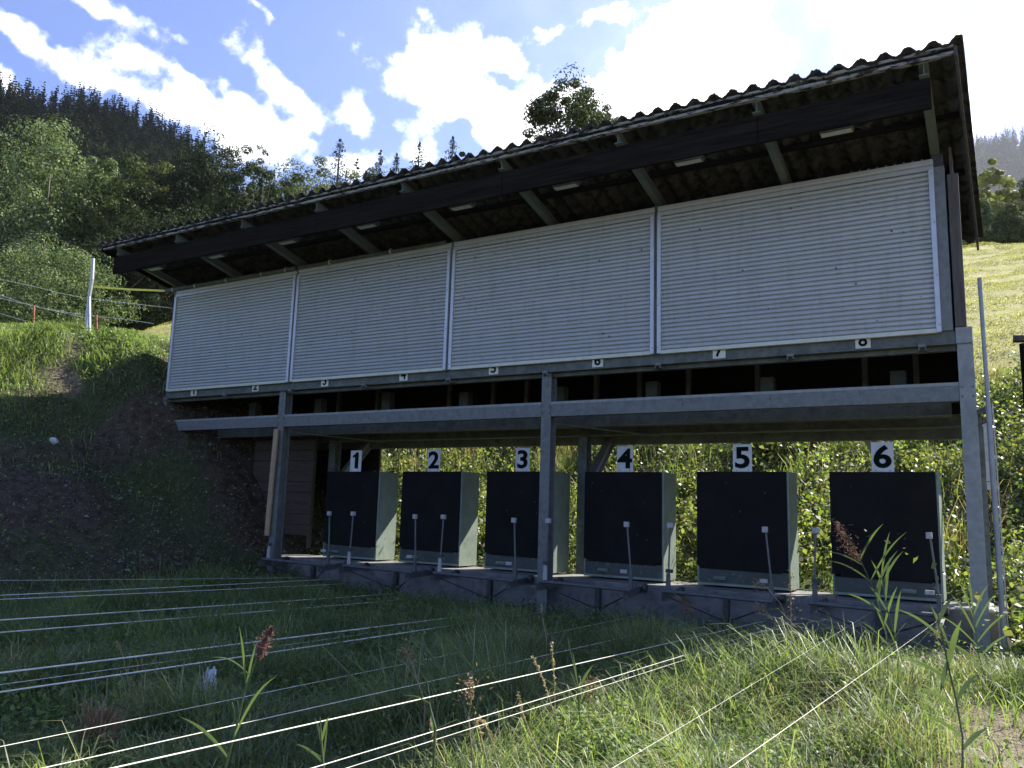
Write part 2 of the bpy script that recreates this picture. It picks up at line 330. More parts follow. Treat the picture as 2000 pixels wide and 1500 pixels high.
def ground_material():
    m = bpy.data.materials.new('ground_soil_grass'); m.use_nodes = True; nt = m.node_tree; N = nt.nodes; L = nt.links; b = N['Principled BSDF']; b.inputs['Roughness'].default_value = .95
    b.inputs['Specular IOR Level'].default_value = .15
    tc = N.new('ShaderNodeTexCoord')
    def noise(s, d=8, r=.65):
        n = N.new('ShaderNodeTexNoise'); n.inputs['Scale'].default_value = s; n.inputs['Detail'].default_value = d; n.inputs['Roughness'].default_value = r; L.new(tc.outputs['Object'], n.inputs['Vector']); return n.outputs['Fac']
    def mixc(f, a, c, lo, hi):
        mr = N.new('ShaderNodeMapRange'); mr.inputs['From Min'].default_value = lo; mr.inputs['From Max'].default_value = hi; L.new(f, mr.inputs['Value'])
        mx = N.new('ShaderNodeMixRGB'); L.new(mr.outputs[0], mx.inputs[0])
        for i, v in ((1, a), (2, c)):
            if isinstance(v, tuple): mx.inputs[i].default_value = (*v, 1)
            else: L.new(v, mx.inputs[i])
        return mx.outputs[0]
    soil = mixc(noise(14), (.10,.08,.055), (.26,.21,.15), .35, .65)
    soil = mixc(noise(45), soil, (.36,.33,.28), .6, .68)
    green = mixc(noise(9), (.045,.06,.022), (.085,.10,.04), .35, .65)
    turf = mixc(noise(2.2, 10), (.30,.29,.095), (.40,.35,.15), .35, .68)
    turf = mixc(noise(9, 8), (.17,.19,.06), turf, .34, .46)
    turf = mixc(noise(1.1, 9), turf, (.13,.095,.06), .68, .74)
    at_ = N.new('ShaderNodeAttribute'); at_.attribute_name = 'cover'; sp = N.new('ShaderNodeSeparateColor'); L.new(at_.outputs['Color'], sp.inputs[0])
    shade_soil = mixc(noise(7), (.04,.032,.022), (.125,.10,.07), .35, .68)
    shade_soil = mixc(noise(60), shade_soil, (.20,.19,.165), .66, .70)
    soil = mixc(sp.outputs[2], shade_soil, soil, .2, .6)  # bank shade put into darker soil, sun on the scars into paler soil
    c = mixc(sp.outputs[0], green, soil, .35, .65); c = mixc(sp.outputs[1], c, turf, .3, .7)
    L.new(c, b.inputs['Base Color'])
    bp = N.new('ShaderNodeBump'); bp.inputs['Strength'].default_value = .8; bp.inputs['Distance'].default_value = .06; L.new(noise(16), bp.inputs['Height']); L.new(bp.outputs[0], b.inputs['Normal'])
    return m
def on_ground(px, py, lo=3., hi=60.):
    """first point of the terrain on the ray"""
    d = ray(px, py); t = np.linspace(lo, hi, 4000); P = CAM[None]+d[None]*t[:, None]
    h = H(P[:, 0], P[:, 1]); i = np.argmax(P[:, 2] < h); return P[i] if (P[:, 2] < h).any() else P[-1]
SCARS = [(*on_ground(px, py)[:2], q) for px, py, q in ((145,655,.25),(150,685,.25),(105,735,.32),(140,755,.3),(45,775,.35),(85,650,.18))]
def scarness(x, y):
    s = 0
    for (cx, cy, q) in SCARS: s = s+np.exp(-((x-cx)**2+(y-cy)**2)/q**2)
    return s
def soilness(x, y):
    """how bare the ground is: scree on the bank, the path corner on the right, the scar below the stakes"""
    a = np.clip((2.9-x)/.6, 0, 1)*np.clip((x+.9)/.8, 0, 1)*np.clip((1.5-y)/.5, 0, 1)*(.60+wob(x, y, 1.6, .20, 2))
    p = np.clip((x-11.86+.10*wob(x, y, 2, 1, 7))/.3, 0, 1)*np.clip((-1.3-y)/.8, 0, 1)*.9
    s = scarness(x, y)*.85
    back = np.clip((y-.4)/.2, 0, 1)*np.clip((2.0-y)/.3, 0, 1)*.8*(x < 3)
    return np.clip(np.maximum(np.maximum(a, p), np.maximum(s*(.8+wob(x, y, 4, .2, 4)), back)), 0, 1)
ground = npmesh('ground', np.stack([X.ravel(), Y.ravel(), Z.ravel()], 1), F, ground_material(), smooth=True)
tag(ground, kind='structure')
ca = ground.data.color_attributes.new('cover', 'FLOAT_COLOR', 'POINT')
cov_ = np.ones((nx*ny, 4), np.float32); cov_[:, 0] = soilness(X.ravel(), Y.ravel())
yy_, xx_ = Y.ravel(), X.ravel()
cov_[:, 1] = np.clip((yy_-7.6+.5*wob(xx_, yy_, 1.2, 1, 6))/.8, 0, 1); cov_[:, 1] = np.maximum(cov_[:, 1], np.clip((-3.2-xx_)/1.5, 0, 1)*np.clip((yy_-1)/1.5, 0, 1)); cov_[:, 2] = np.maximum(np.clip((xx_-10)/.5, 0, 1), np.clip(scarness(xx_, yy_)*2, 0, 1))
ca.data.foreach_set('color', cov_.ravel())

# ================================================================= SHELTER
def hsec(cx, yf, w, d, tf=.011, tw=.009):
    """H section plan, flanges facing the front and the back"""
    a, t = w/2, tw/2
    return [(cx-a,yf),(cx+a,yf),(cx+a,yf+tf),(cx+t,yf+tf),(cx+t,yf+d-tf),(cx+a,yf+d-tf),(cx+a,yf+d),(cx-a,yf+d),(cx-a,yf+d-tf),(cx-t,yf+d-tf),(cx-t,yf+tf),(cx-a,yf+tf)]
sh = empty('target_shelter', (6, 0, 0), 'long two-storey steel and timber shelter with four closed roller shutters and a corrugated roof', 'shelter')
zr = lambda y: 5.04-.225*y        # underside of the rafters
def fz(x, y): return float(H(np.array([x]), np.array([y]))[0])
# front and rear posts
for cx, bot in ((2.815, .25), (7.52, -.1), (12.17, -.05)):
    b = MB().prism(hsec(cx, 0, .136, .15), 'z', bot-.3, 3.05); b.build('front_post', M['galvanised_light' if cx > 12 else 'galvanised'], sh)  # stronger light on the end post is put into its paler steel
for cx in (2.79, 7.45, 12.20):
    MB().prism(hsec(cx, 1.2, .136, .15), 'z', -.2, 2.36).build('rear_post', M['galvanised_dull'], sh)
    MB().bar((cx+.06, 1.36, 1.72), (cx+.06, 2.10, 2.44), .010, .12).bar((cx+.06, 1.41, 1.68), (cx+.06, 2.15, 2.40), .11, .010).bar((cx+.06, 1.32, 1.77), (cx+.06, 2.06, 2.49), .11, .010).build('knee_brace', M['galvanised_light'], sh)  # paler steel stands in for the light caught by the braces
MB().bar((10.93, 2.12, 2.42), (11.45, 2.12, 1.25), .05, .06).build('knee_brace', M['galvanised_light'], sh)
for cx in (2.79, 7.45):
    MB().box(cx-.09, cx+.09, -.02, .17, .38, .40).build('foot_plate', M['galvanised'], sh)
    MB().bar((cx+.05, .15, 2.42), (cx+1.1, 1.25, 2.33), .06, .012).build('floor_brace', M['galvanised_dull'], sh)
MB().bar((-.04, .02, 2.2), (-.04, .02, 3.08), .12, .10).build('corner_post', M['galvanised_dull'], sh)
MB().box(12.095, 12.240, -.022, .16, 3.052, 3.215).build('post_cap', M['galvanised_light'], sh, bevel=.004)
# front rail (a channel) and the beams behind it
for x0, x1 in ((.1, 2.74), (2.89, 7.448), (7.592, 12.098)):
    MB().prism([(.0,2.655),(.05,2.668),(.12,2.668),(.12,2.655),(.012,2.645),(.012,2.505),(.12,2.500),(.12,2.488),(.0,2.488)], 'x', x0, x1).build('front_rail', M['galvanised'], sh)
    MB().box(x0, x1, -.004, -.0005, 2.640, 2.672).build('rail_lip', M['galvanised_light'], sh)
for cx in (2.815, 7.52, 12.17):
    for dx in (-.045, .045):
        for zz in (2.53, 2.62): MB().tube([(cx+dx, .0, zz), (cx+dx, -.009, zz)], .010, 6).build('bolt', M['galvanised_dull'], sh)
for x in (.9, 1.9, 3.6, 4.6, 5.6, 6.6, 8.35, 9.3, 10.3, 11.2): MB().box(x-.002, x+.002, -.0012, .05, 2.56, 2.671).build('rail_seam', M['dark_steel'], sh)
for x0, x1 in ((.6, 12.0),):
    MB().prism([(.62,2.60),(.70,2.60),(.70,2.59),(.632,2.59),(.632,2.42),(.72,2.42),(.72,2.408),(.55,2.408),(.55,2.42),(.62,2.42)], 'x', x0, x1).build('floor_beam', M['galvanised_dull'], sh)
MB().prism([(1.19,2.50),(1.36,2.50),(1.36,2.488),(1.285,2.488),(1.285,2.37),(1.36,2.37),(1.36,2.358),(1.19,2.358),(1.19,2.37),(1.275,2.37),(1.275,2.488),(1.19,2.488)], 'x', .6, 12.26).build('floor_beam', M['galvanised_dull'], sh)
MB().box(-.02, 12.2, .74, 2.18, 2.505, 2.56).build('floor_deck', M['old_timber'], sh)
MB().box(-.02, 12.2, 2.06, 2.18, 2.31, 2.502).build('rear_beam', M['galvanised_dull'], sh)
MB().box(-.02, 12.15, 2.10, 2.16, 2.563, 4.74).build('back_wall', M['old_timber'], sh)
MB().box(-.07, 3.0, 2.185, 2.23, -.1, 2.50).build('sun_block_rear', M['old_timber'], sh)  # added boards, stop sun leaking under the left end; dark backdrop
MB().box(-.09, -.065, .10, 2.18, .5, 2.89).build('sun_block_side', M['old_timber'], sh)  # added screen, keeps stray sun off the left bank
# gable walls of vertical boards
for xg, s in ((12.135, 1), (-.05, -1)):
    b = MB()
    for i in range(14):
        y0 = .06+i*.146; y1 = y0+.14; xo = xg+.004*(i % 2)
        b.add([(xo-.012,y0,2.9 if xg < 6 else 3.22),(xo+.012,y0,2.9 if xg < 6 else 3.22),(xo+.012,y1,2.9 if xg < 6 else 3.22),(xo-.012,y1,2.9 if xg < 6 else 3.22),(xo-.012,y0,zr(y0)+.1),(xo+.012,y0,zr(y0)+.1),(xo+.012,y1,zr(y1)+.1),(xo-.012,y1,zr(y1)+.1)],
              [(3,2,1,0),(4,5,6,7),(0,1,5,4),(1,2,6,5),(2,3,7,6),(3,0,4,7)])
    b.build('gable_wall', M['brown_timber'], sh)
MB().box(12.098, 12.196, -.03, .035, 3.22, 4.80).build('corner_board', M['brown_timber'], sh, bevel=.003)
MB().box(12.178, 12.196, .04, 2.1, 2.45, 3.215).build('gable_apron', M['galvanised_dull'], sh)
# sill beam with its lip
MB().prism([(-.010,3.185),(.12,3.185),(.12,3.06),(.15,3.06),(.15,3.048),(-.045,3.048),(-.045,3.060),(-.010,3.060)], 'x', -.06, 12.09).build('sill_beam', M['galvanised_dull'], sh)
MB().box(-.06, 12.09, .06, .14, 3.00, 3.046).build('track_rail', M['galvanised_dull'], sh)
for k in range(9):
    x = .03+1.5*k
    if x > 11.9: x = 11.80
    MB().box(x-.035, x+.035, -.075, -.048, 3.030, 3.062).box(x-.035, x-.025, -.075, .05, 3.00, 3.028).box(x+.025, x+.035, -.075, .05, 3.00, 3.028).build('track_bracket', M['galvanised'], sh)
# mullions between the shutters and the wide galvanised stile at the right
for k, x in enumerate((0, 3, 6, 9)):
    MB().prism(hsec(x-.005, -.045, .075, .1, .008, .05), 'z', 3.187, 5.0).build('mullion', M['galvanised_dull'], sh)
MB().box(11.962, 12.078, -.035, .06, 3.187, 4.90).build('mullion', M['galvanised'], sh, bevel=.003)
MB().box(11.975, 12.07, -.02, .05, 4.903, 5.03).build('rafter_shoe', M['dark_steel'], sh)
# roller shutters
def shutter(k):
    x0, x1 = 3*k+.055, 3*k+2.945
    z0, z1, n = 3.215, 4.86, 32; p = (z1-z0)/n
    prof = []
    for i in range(n):
        for t, d in ((0, .006), (.13, .006), (.17, -.014), (.34, -.0205), (.56, -.0225), (.78, -.019), (.94, -.011)):
            prof.append((-.032+d, z0+(i+t)*p))
    prof.append((-.032, z1)); prof += [(-.022, z1), (-.022, z0)]
    b = MB(); cuts = np.linspace(x0, x1, 9); m = len(prof); base = []
    bow = rng.uniform(-.0004, .0004, (n*7+3))
    for i, x in enumerate(cuts):
        s = math.sin(math.pi*i/8)
        base += [(x, y+bow[j]*s-.004*s*math.sin(3.1*zz+k), zz) for j, (y, zz) in enumerate(prof)]
    fs = []
    for i in range(8):
        for j in range(m-1):
            fs.append((i*m+j, (i+1)*m+j, (i+1)*m+j+1, i*m+j+1))
    b.add(base, fs)
    cur = b.build('roller_shutter', M['shutter_paint'], sh)
    sp_ = MB()
    for _ in range(26):
        xx, zz, rr_ = random.uniform(x0+.1, x1-.1), random.uniform(3.25, 4.8), random.choice((.004, .005, .007, .011)); sp_.tube([(xx, -.050, zz), (xx, -.0570, zz)], rr_, 7)
    tag(sp_.build('dent_marks', M['dark_steel'], cur), kind='stuff')
    MB().box(x0, x1, -.068, -.02, 3.166, 3.212).build('bottom_rail', M['rail_paint'], cur, bevel=.004)
    for xa in (x0-.035, x1-.012):
        g = MB().box(xa, xa+.047, -.078, -.012, 3.172, 4.865); g.build('guide_rail', M['guide_aluminium'], cur, bevel=.003)
    for zz in (3.24, 3.75, 4.3, 4.82):
        for xa in (x0-.020, x1+.020): MB().tube([(xa, -.0775, zz), (xa, -.081, zz)], .0055, 8).build('rivet', M['dark_steel'], cur)
    MB().prism([(-.062,4.863),(-.062,4.905),(-.045,4.93),(-.052,4.95),(-.052,4.985),(.10,4.985),(.10,4.863)], 'x', x0-.035, x1+.035).build('shutter_box', M['shutter_paint'], cur)
for k in range(4): shutter(k)
# gutter-like pipe along the top of the two left shutters
pipe = MB().tube([(-.24, -.075, 5.005), (2.98, -.075, 5.000)], .036, 12).tube([(3.04, -.075, 5.003), (5.9, -.075, 4.998)], .028, 12).build('eaves_pipe', M['galvanised_dull'], sh, smooth=False)
for x in (-.05, .55, 1.35, 2.2, 2.75, 3.7, 4.9): MB().tube([(x, -.075, 5.004), (x+.025, -.075, 5.004)], .041, 12).build('pipe_clip', M['guide_aluminium'], sh)
for i in range(9): MB().tube([(11.2+.085*i, -.02, 4.987), (11.2+.085*i, -.02, 5.012)], .012, 8).build('bolt', M['galvanised'], sh)
# rafters
for k in range(9):
    x = 1.5*k; s = lambda y: zr(y)
    prof = [(-.041,0),(.041,0),(.041,.008),(.004,.008),(.004,.107),(.041,.107),(.041,.115),(-.041,.115),(-.041,.107),(-.004,.107),(-.004,.008),(-.041,.008)]
    b = MB(); ya, yb = -1.215, 2.05
    vs = [(x+p, ya, s(ya)+q) for p, q in prof]+[(x+p, yb, s(yb)+q) for p, q in prof]; n = 12
    b.add(vs, [(i, (i+1) % n, n+(i+1) % n, n+i) for i in range(n)]+[tuple(range(n))[::-1], tuple(range(n, 2*n))]); b.build('rafter', M['rafter_steel'], sh)
# hanging fascia boards, below the rafters near the eave
xs = [-.12, 1.48, 4.5, 7.5, 10.5, 12.05]
for i in range(5):
    MB().box(xs[i]+.003, xs[i+1]-.003, -1.19, -1.155, 4.995+.004*(i % 2), 5.29).build('fascia_board', M['old_timber'], sh, bevel=.003)
# purlins
def purlin(y, h, mat, x0=-.36, x1=12.247, w=.07, dz=0, name='purlin'):
    z = zr(y)+.117+dz; b = MB(); n = 60; prof = [(y-w/2, 0), (y+w/2, 0), (y+w/2, h), (y-w/2, h)]
    vs = []
    for i in range(n+1):
        x = x0+(x1-x0)*i/n
        for j, (yy, q) in enumerate(prof): vs.append((x, yy+.002*math.sin(7*i+j), z+q+random.uniform(-.004, .004)))
    fs = [(i*4+j, i*4+(j+1) % 4, (i+1)*4+(j+1) % 4, (i+1)*4+j) for i in range(n) for j in range(4)]+[(3,2,1,0), (n*4, n*4+1, n*4+2, n*4+3)]
    b.add(vs, fs); return b.build(name, mat, sh)
purlin(-1.245, .028, M['moss_timber'], w=.05, dz=-.012, name='eaves_batten')
purlin(-1.262, .026, M['moss_timber'], w=.03, dz=.046, name='eaves_batten')
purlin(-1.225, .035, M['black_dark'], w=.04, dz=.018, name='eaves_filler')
for y in (-.35, .6, 1.5): purlin(y, .05, M['old_timber'])
# moss clods in the eave gap
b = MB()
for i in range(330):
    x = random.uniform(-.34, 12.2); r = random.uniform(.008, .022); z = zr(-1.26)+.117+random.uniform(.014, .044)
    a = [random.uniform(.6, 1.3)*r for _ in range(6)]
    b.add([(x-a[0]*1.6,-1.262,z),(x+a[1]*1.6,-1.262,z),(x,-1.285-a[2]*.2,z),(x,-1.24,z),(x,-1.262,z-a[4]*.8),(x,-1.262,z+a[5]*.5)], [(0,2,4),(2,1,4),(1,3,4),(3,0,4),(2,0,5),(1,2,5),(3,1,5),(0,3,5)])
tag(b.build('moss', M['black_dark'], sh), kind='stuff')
# corrugated sheets: seven sheets across, each a wavy slab, slightly out of line
def rx(y): return 12.335+.016*(y+1.35)
sheet_edges = np.linspace(-.40, 12.325, 8)
for i in range(7):
    x0, x1 = sheet_edges[i]-.05, sheet_edges[i+1]+(.05 if i < 6 else 0); nxs = int((x1-x0)/.0125); nys = 26
    u = np.linspace(x0, x1, nxs+1); v = np.linspace(-1.31+random.uniform(-.008, .008), 2.15, nys+1); U, V_ = np.meshgrid(u, v)
    w = np.sin((U-12.285)*2*math.pi/.2+math.pi/2); w = .031*np.sign(w)*np.abs(w)**.72
    base = zr(V_)+.117+.052+.030+w+(.0045 if i % 2 else 0)
    rgh = rng.normal(0, .0022, U.shape); rgh[:2] += rng.normal(0, .004, (2, U.shape[1]))
    skew = .016*(V_+1.35)
    top = np.stack([U+skew, V_+rng.normal(0, .002, U.shape)*(np.abs(V_-v[0]) < .2), base+rgh+.009], -1).reshape(-1, 3)
    bot = np.stack([U+skew, V_, base-.003], -1).reshape(-1, 3)
    n1 = nxs+1; id_ = np.arange(n1*(nys+1)).reshape(nys+1, n1); n = n1*(nys+1)
    q = lambda a, b_, c, d: np.stack([a.ravel(), b_.ravel(), c.ravel(), d.ravel()], 1)
    Fc = [q(id_[:-1, :-1], id_[:-1, 1:], id_[1:, 1:], id_[1:, :-1]), q(id_[1:, :-1], id_[1:, 1:], id_[:-1, 1:], id_[:-1, :-1])+n]
    for e in (id_[0], id_[-1][::-1], id_[:, -1], id_[:, 0][::-1]): Fc.append(np.stack([e[:-1]+n, e[1:]+n, e[1:], e[:-1]], 1))
    npmesh('roof_sheet', np.concatenate([top, bot]), np.concatenate(Fc), M['roof_cement'], sh)
# barge boards on the right and left verges
for x, mt in ((12.262, 'brown_timber'), (-.34, 'old_timber')):
    b = MB(); ya, yb = -1.28, 2.12; sk = .016 if x > 6 else 0
    b.add([(x-.012,ya,zr(ya)+.07),(x+.012,ya,zr(ya)+.07),(x+.012+sk*3.4,yb,zr(yb)+.05),(x-.012+sk*3.4,yb,zr(yb)+.05),(x-.012,ya,zr(ya)+.165),(x+.012,ya,zr(ya)+.165),(x+.012+sk*3.4,yb,zr(yb)+.165),(x-.012+sk*3.4,yb,zr(yb)+.165)],
          [(3,2,1,0),(4,5,6,7),(0,1,5,4),(1,2,6,5),(2,3,7,6),(3,0,4,7)]); b.build('barge_board', M[mt], sh)
# strip lights under the roof, one to each bay
for x in (11.18, 9.64, 8.115, 6.6, 4.99, 3.44, 1.86, .31):
    z = zr(-.7)+.0
    l = MB().prism([(-.76,z-.015),(-.64,z-.03),(-.60,z+.02),(-.60,z+.05),(-.78,z+.05)], 'x', x-.17, x+.14).build('strip_light', M['galvanised'], sh, bevel=.003)
    MB().box(x-.16, x+.13, -.745, -.66, z-.034, z-.03).build('lamp_cover', M['plate_cream'], l)
    MB().tube([(x+.14, -.7, z), (x+.19, -.6, z+.03), (x+.24, -.45, zr(-.45)+.12)], .006, 6).build('cable', M['dark_steel'], l)
# lane numbers on the sill
def digit_mesh(ch, h, bold=.0):
    cu = bpy.data.curves.new('digit', 'FONT'); cu.body = ch; cu.size = 1; cu.align_x = 'CENTER'; cu.offset = bold; cu.extrude = .004; cu.resolution_u = 4
    o = bpy.data.objects.new('digit', cu); COL.objects.link(o); bpy.context.view_layer.update()
    dg = bpy.context.evaluated_depsgraph_get(); me = bpy.data.meshes.new_from_object(o.evaluated_get(dg)); bpy.data.objects.remove(o)
    co = np.zeros(len(me.vertices)*3, np.float32); me.vertices.foreach_get('co', co); co = co.reshape(-1, 3)
    s = h/(co[:, 1].max()-co[:, 1].min()); cx = (co[:, 0].max()+co[:, 0].min())/2; y0 = co[:, 1].min()
    out = np.stack([(co[:, 0]-cx)*s, -co[:, 2], (co[:, 1]-y0)*s], 1).astype(np.float32)
    me.vertices.foreach_set('co', out.ravel()); me.update(); return me
def put_digit(ch, h, x, y, z, parent, bold, wide=1.0):
    if ch == '1':
        o1 = [(.02,0),(.30,0),(.30,1),(.10,1),(.02,.90),(-.16,.80),(-.16,.66),(.02,.72)]; o1 = [((a_-.08)*h/1.15, b_*h) for a_, b_ in o1]
        me = bpy.data.meshes.new('digit'); n_ = len(o1)
        me.from_pydata([(a_, -.002, b_) for a_, b_ in o1]+[(a_, .002, b_) for a_, b_ in o1], [], [tuple(range(n_))]+[tuple(range(2*n_-1, n_-1, -1))]+[(i, i+n_, (i+1) % n_+n_, (i+1) % n_) for i in range(n_)]); me.update()
    else: me = digit_mesh(ch, h, bold)
    o = link('digit', me, M['digit_black'], parent); o.location = Vector(o.location)+Vector((x, y, z)); o.scale = (wide, 1, 1); return o
for k in range(8):
    x = .695+1.508*k; pl = MB().box(x-.073, x+.073, -.020, -.013, 3.072, 3.19).build('number_plate', M['plate_cream'], sh)
    put_digit(str(k+1), .135, x, -.022, 3.092, pl, .02)
# pale boxes standing on the deck behind the rail
for i, (px, py) in enumerate([(500,790),(628,783),(760,770),(912,770),(1098,760),(1278,750),(1503,742),(1758,730)]):
    p = at(px, py, y=.9); hh = p[2]
    b = MB().box(p[0]-.10, p[0]+.06, .84, .98, 2.562, hh+.03).build('target_bracket', M['casing_front'], sh, bevel=.006)
for px in (1480, 1345, 1250, 1165, 1030, 965, 880, 740, 665, 1690, 1790): 
    p = at(px, 740, y=1.5); MB().box(p[0]-.03, p[0]+.03, 1.47, 1.53, 2.562, zr(1.5)).build('stud', M['galvanised_dull'], sh)

# ================================================================= CONCRETE WALL
wl = MB(); n = 60; xs_ = np.linspace(2.2, 12.33, n+1); vs = []
for x in xs_:
    for (y, z) in ((.30, -.5), (.30, .478), (.312, .488), (1.10, .488), (1.12, -.5)): vs.append((x, y+random.uniform(-.002, .002), z+random.uniform(-.002, .002)))
fs = [(i*5+j, i*5+(j+1) % 5, (i+1)*5+(j+1) % 5, (i+1)*5+j) for i in range(n) for j in range(5)]+[(4,3,2,1,0), tuple(n*5+j for j in range(5))]
wl.add(vs, fs); wall = wl.build('concrete_wall', M['concrete'])
tag(wall, 'low grey concrete wall carrying the six black target boxes', 'wall')

# ================================================================= TARGET BOXES
ORD = ['one', 'two', 'three', 'four', 'five', 'six']
for k in range(6):
    x0 = 3.265+1.5*k+(.005 if k % 2 else -.005); x1 = x0+1.068; f, bk = .65, 1.09; z0, z1 = .512, 1.832+random.uniform(-.004, .004)
    t = empty('target_box', ((x0+x1)/2, .85, .49), f'black fronted target box under the big number {k+1} plate on the concrete wall', 'target', 'black target boxes on the concrete wall')
    b = MB().box(x0, x0+.02, f, bk, z0, z1).box(x1-.02, x1, f, bk, z0, z1).box(x0+.0205, x1-.0205, f, bk, z1-.02, z1-.001).box(x0+.0205, x1-.0205, f, f+.05, z0+.001, z0+.03).box(x0+.0205, x1-.0205, bk-.03, bk, z0+.001, z1-.021)
    b.build('casing', M['casing_green'], t)
    MB().box(x0+.021, x1-.021, f-.008, f+.012, z0+.032, .70).build('lower_panel', M['casing_front'], t, bevel=.002)
    z2 = .70
    for i in range(random.randrange(3, 8)):
        xx, zz, r_ = x0+random.uniform(.08, .98), random.uniform(.8, 1.75), random.uniform(.004, .011)
        MB().tube([(xx, f-.0145, zz), (xx, f-.0160, zz)], r_, 9).build('patch', M['dark_steel'], t)
    MB().add([(x0+.0,f-.014,z2+.03),(x0+.09,f-.014,z2+.03),(x0+.09,f-.014,z2+.0),(x1-.1,f-.014,z2-.012),(x1-.1,f-.014,z2+.02),(x1-.022,f-.014,z2+.02),(x1-.022,f-.014,z1),(x0,f-.014,z1),
              (x0+.0,f-.002,z2+.03),(x0+.09,f-.002,z2+.03),(x0+.09,f-.002,z2+.0),(x1-.1,f-.002,z2-.012),(x1-.1,f-.002,z2+.02),(x1-.022,f-.002,z2+.02),(x1-.022,f-.002,z1),(x0,f-.002,z1)],
             [tuple(range(8)), tuple(range(15, 7, -1))]+[(i, i+8, (i+1) % 8+8, (i+1) % 8) for i in range(8)]).build('black_face', M['target_black'], t)
    hx = x0+.27 if k != 5 else x0+.75
    MB().prism([(f-.045,.600),(f-.035,.580),(f-.010,.580),(f-.010,.618)], 'x', hx-.07, hx+.07).build('handle', M['casing_green'], t)
    for i in range(5):      # dents and patched bullet marks
        xx, zz, r = x0+random.uniform(.1, .95), random.uniform(.56, .685), random.uniform(.008, .02)
        MB().tube([(xx, f-.0085, zz), (xx, f-.0105, zz)], r, 9).build('patch', M['galvanised_dull'], t)
    px = x0+.53+random.uniform(-.02, .02)
    pl = MB().box(px-.112, px+.112, f+.02, f+.028, z1-.001, 2.158).build('number_plate', M['plate_white'], t, bevel=.002)
    put_digit(str(k+1), .252, px, f+.017, 1.875, pl, .028, 1.15)
    for sx in (-.07, .07): MB().tube([(px+sx, f+.021, 1.850), (px+sx, f+.016, 1.850)], .006, 8).build('screw', M['dark_steel'], pl)

# ================================================================= TROLLEY FRAMES
LX = [3.01, 4.477, 6.047, 7.615, 9.17, 10.722]; RX = [4.087, 5.642, 7.193, 8.727, 10.296, 11.841]
LAY = -.10
for k in range(6):
    xl, xr = LX[k], RX[k]
    if k == 0: xl = 2.87
    if k == 5: label = 'galvanised target trolley frame before box six, its right foot catching the sun'
    else: label = f'galvanised target trolley frame with white tipped rods before box {ORD[k]}'
    t = empty('target_trolley', ((xl+xr)/2, 0, .42), label, 'trolley frame', 'target trolley frames in front of the boxes')
    y = LAY
    MB().tube([(xl-.05, y-.06, .475), (xr+.02, y-.06, .452)], .021, 12).build('cross_tube', M['trolley_steel'], t, smooth=False)
    for sgn, x in ((-1, xl), (1, xr)):
        zb = .44
        MB().prism([(-.27,zb-.06),(.294,zb-.03),(.294,zb+.028),(-.27,zb+.012)], 'x', x-.028, x-.022).prism([(-.27,zb-.066),(.294,zb-.036),(.294,zb-.031),(-.27,zb-.061)], 'x', x-.0215, x+.03).build('arm', M['trolley_steel'], t)
        MB().tube([(x+.015, .24, zb+.02), (x+.055, .24, zb+.02)], .045, 14).build('roller', M['dark_steel'], t)
        if sgn < 0:
            MB().prism([(x-.028, zb+.02),(x+.032, zb+.02),(x+.024, .665),(x-.018, .665)], 'y', y-.012, y+.004).build('upright', M['white_plastic'] if k in (0, 1, 2, 3) else M['trolley_steel'], t)
            MB().box(x-.02, x+.06, y-.035, y+.0, .672, .712).build('sensor_box', M['casing_front'], t, bevel=.003)
            tx = x+.02
            if k > 0:
                rd = MB().tube([(x-.0, y+.01, .66), (tx, y+.01, 1.165)], .0105, 8).build('rod', M['rod_grey'], t)
                MB().box(tx-.028, tx+.036, y-.018, y+.026, 1.165, 1.222).build('rod_cap', M['white_plastic'], rd, bevel=.003)
        else:
            MB().box(x-.022, x+.018, y-.02, y+.015, zb+.02, .64).build('upright', M['trolley_steel'], t)
            MB().box(x-.115, x-.035, y-.045, y-.02, .635, .675).build('sensor_box', M['white_plastic'], t, bevel=.003)
            tx = x-.03-.02*(k > 2)
            rd = MB().tube([(x, y, .62), (tx, y, 1.16)], .0105, 8).build('rod', M['rod_grey'], t)
            MB().box(tx-.036, tx+.018, y-.022, y+.022, 1.155, 1.215).build('rod_cap', M['white_plastic'], rd, bevel=.003)
            MB().prism([(x-.03, .34),(x+.02, .34),(x+.03, zb-.04),(x-.02, zb-.04)], 'y', y-.14, y-.132).build('end_plate', M['white_plastic'] if k == 5 else M['trolley_steel'], t)  # sixth frame's plate is white, sunlight put into its colour
    mx_ = (xl+xr)/2-.02
    MB().box(mx_-.03, mx_+.03, .235, .296, -.1, .40).build('centre_stay', M['dark_steel'], t)
    MB().tube([(xl+.03, -.12, .405), (mx_-.035, .255, .17)], .0095, 6).tube([(xr-.03, -.12, .395), (mx_+.035, .255, .17)], .0095, 6).build('strut', M['dark_steel'], t)

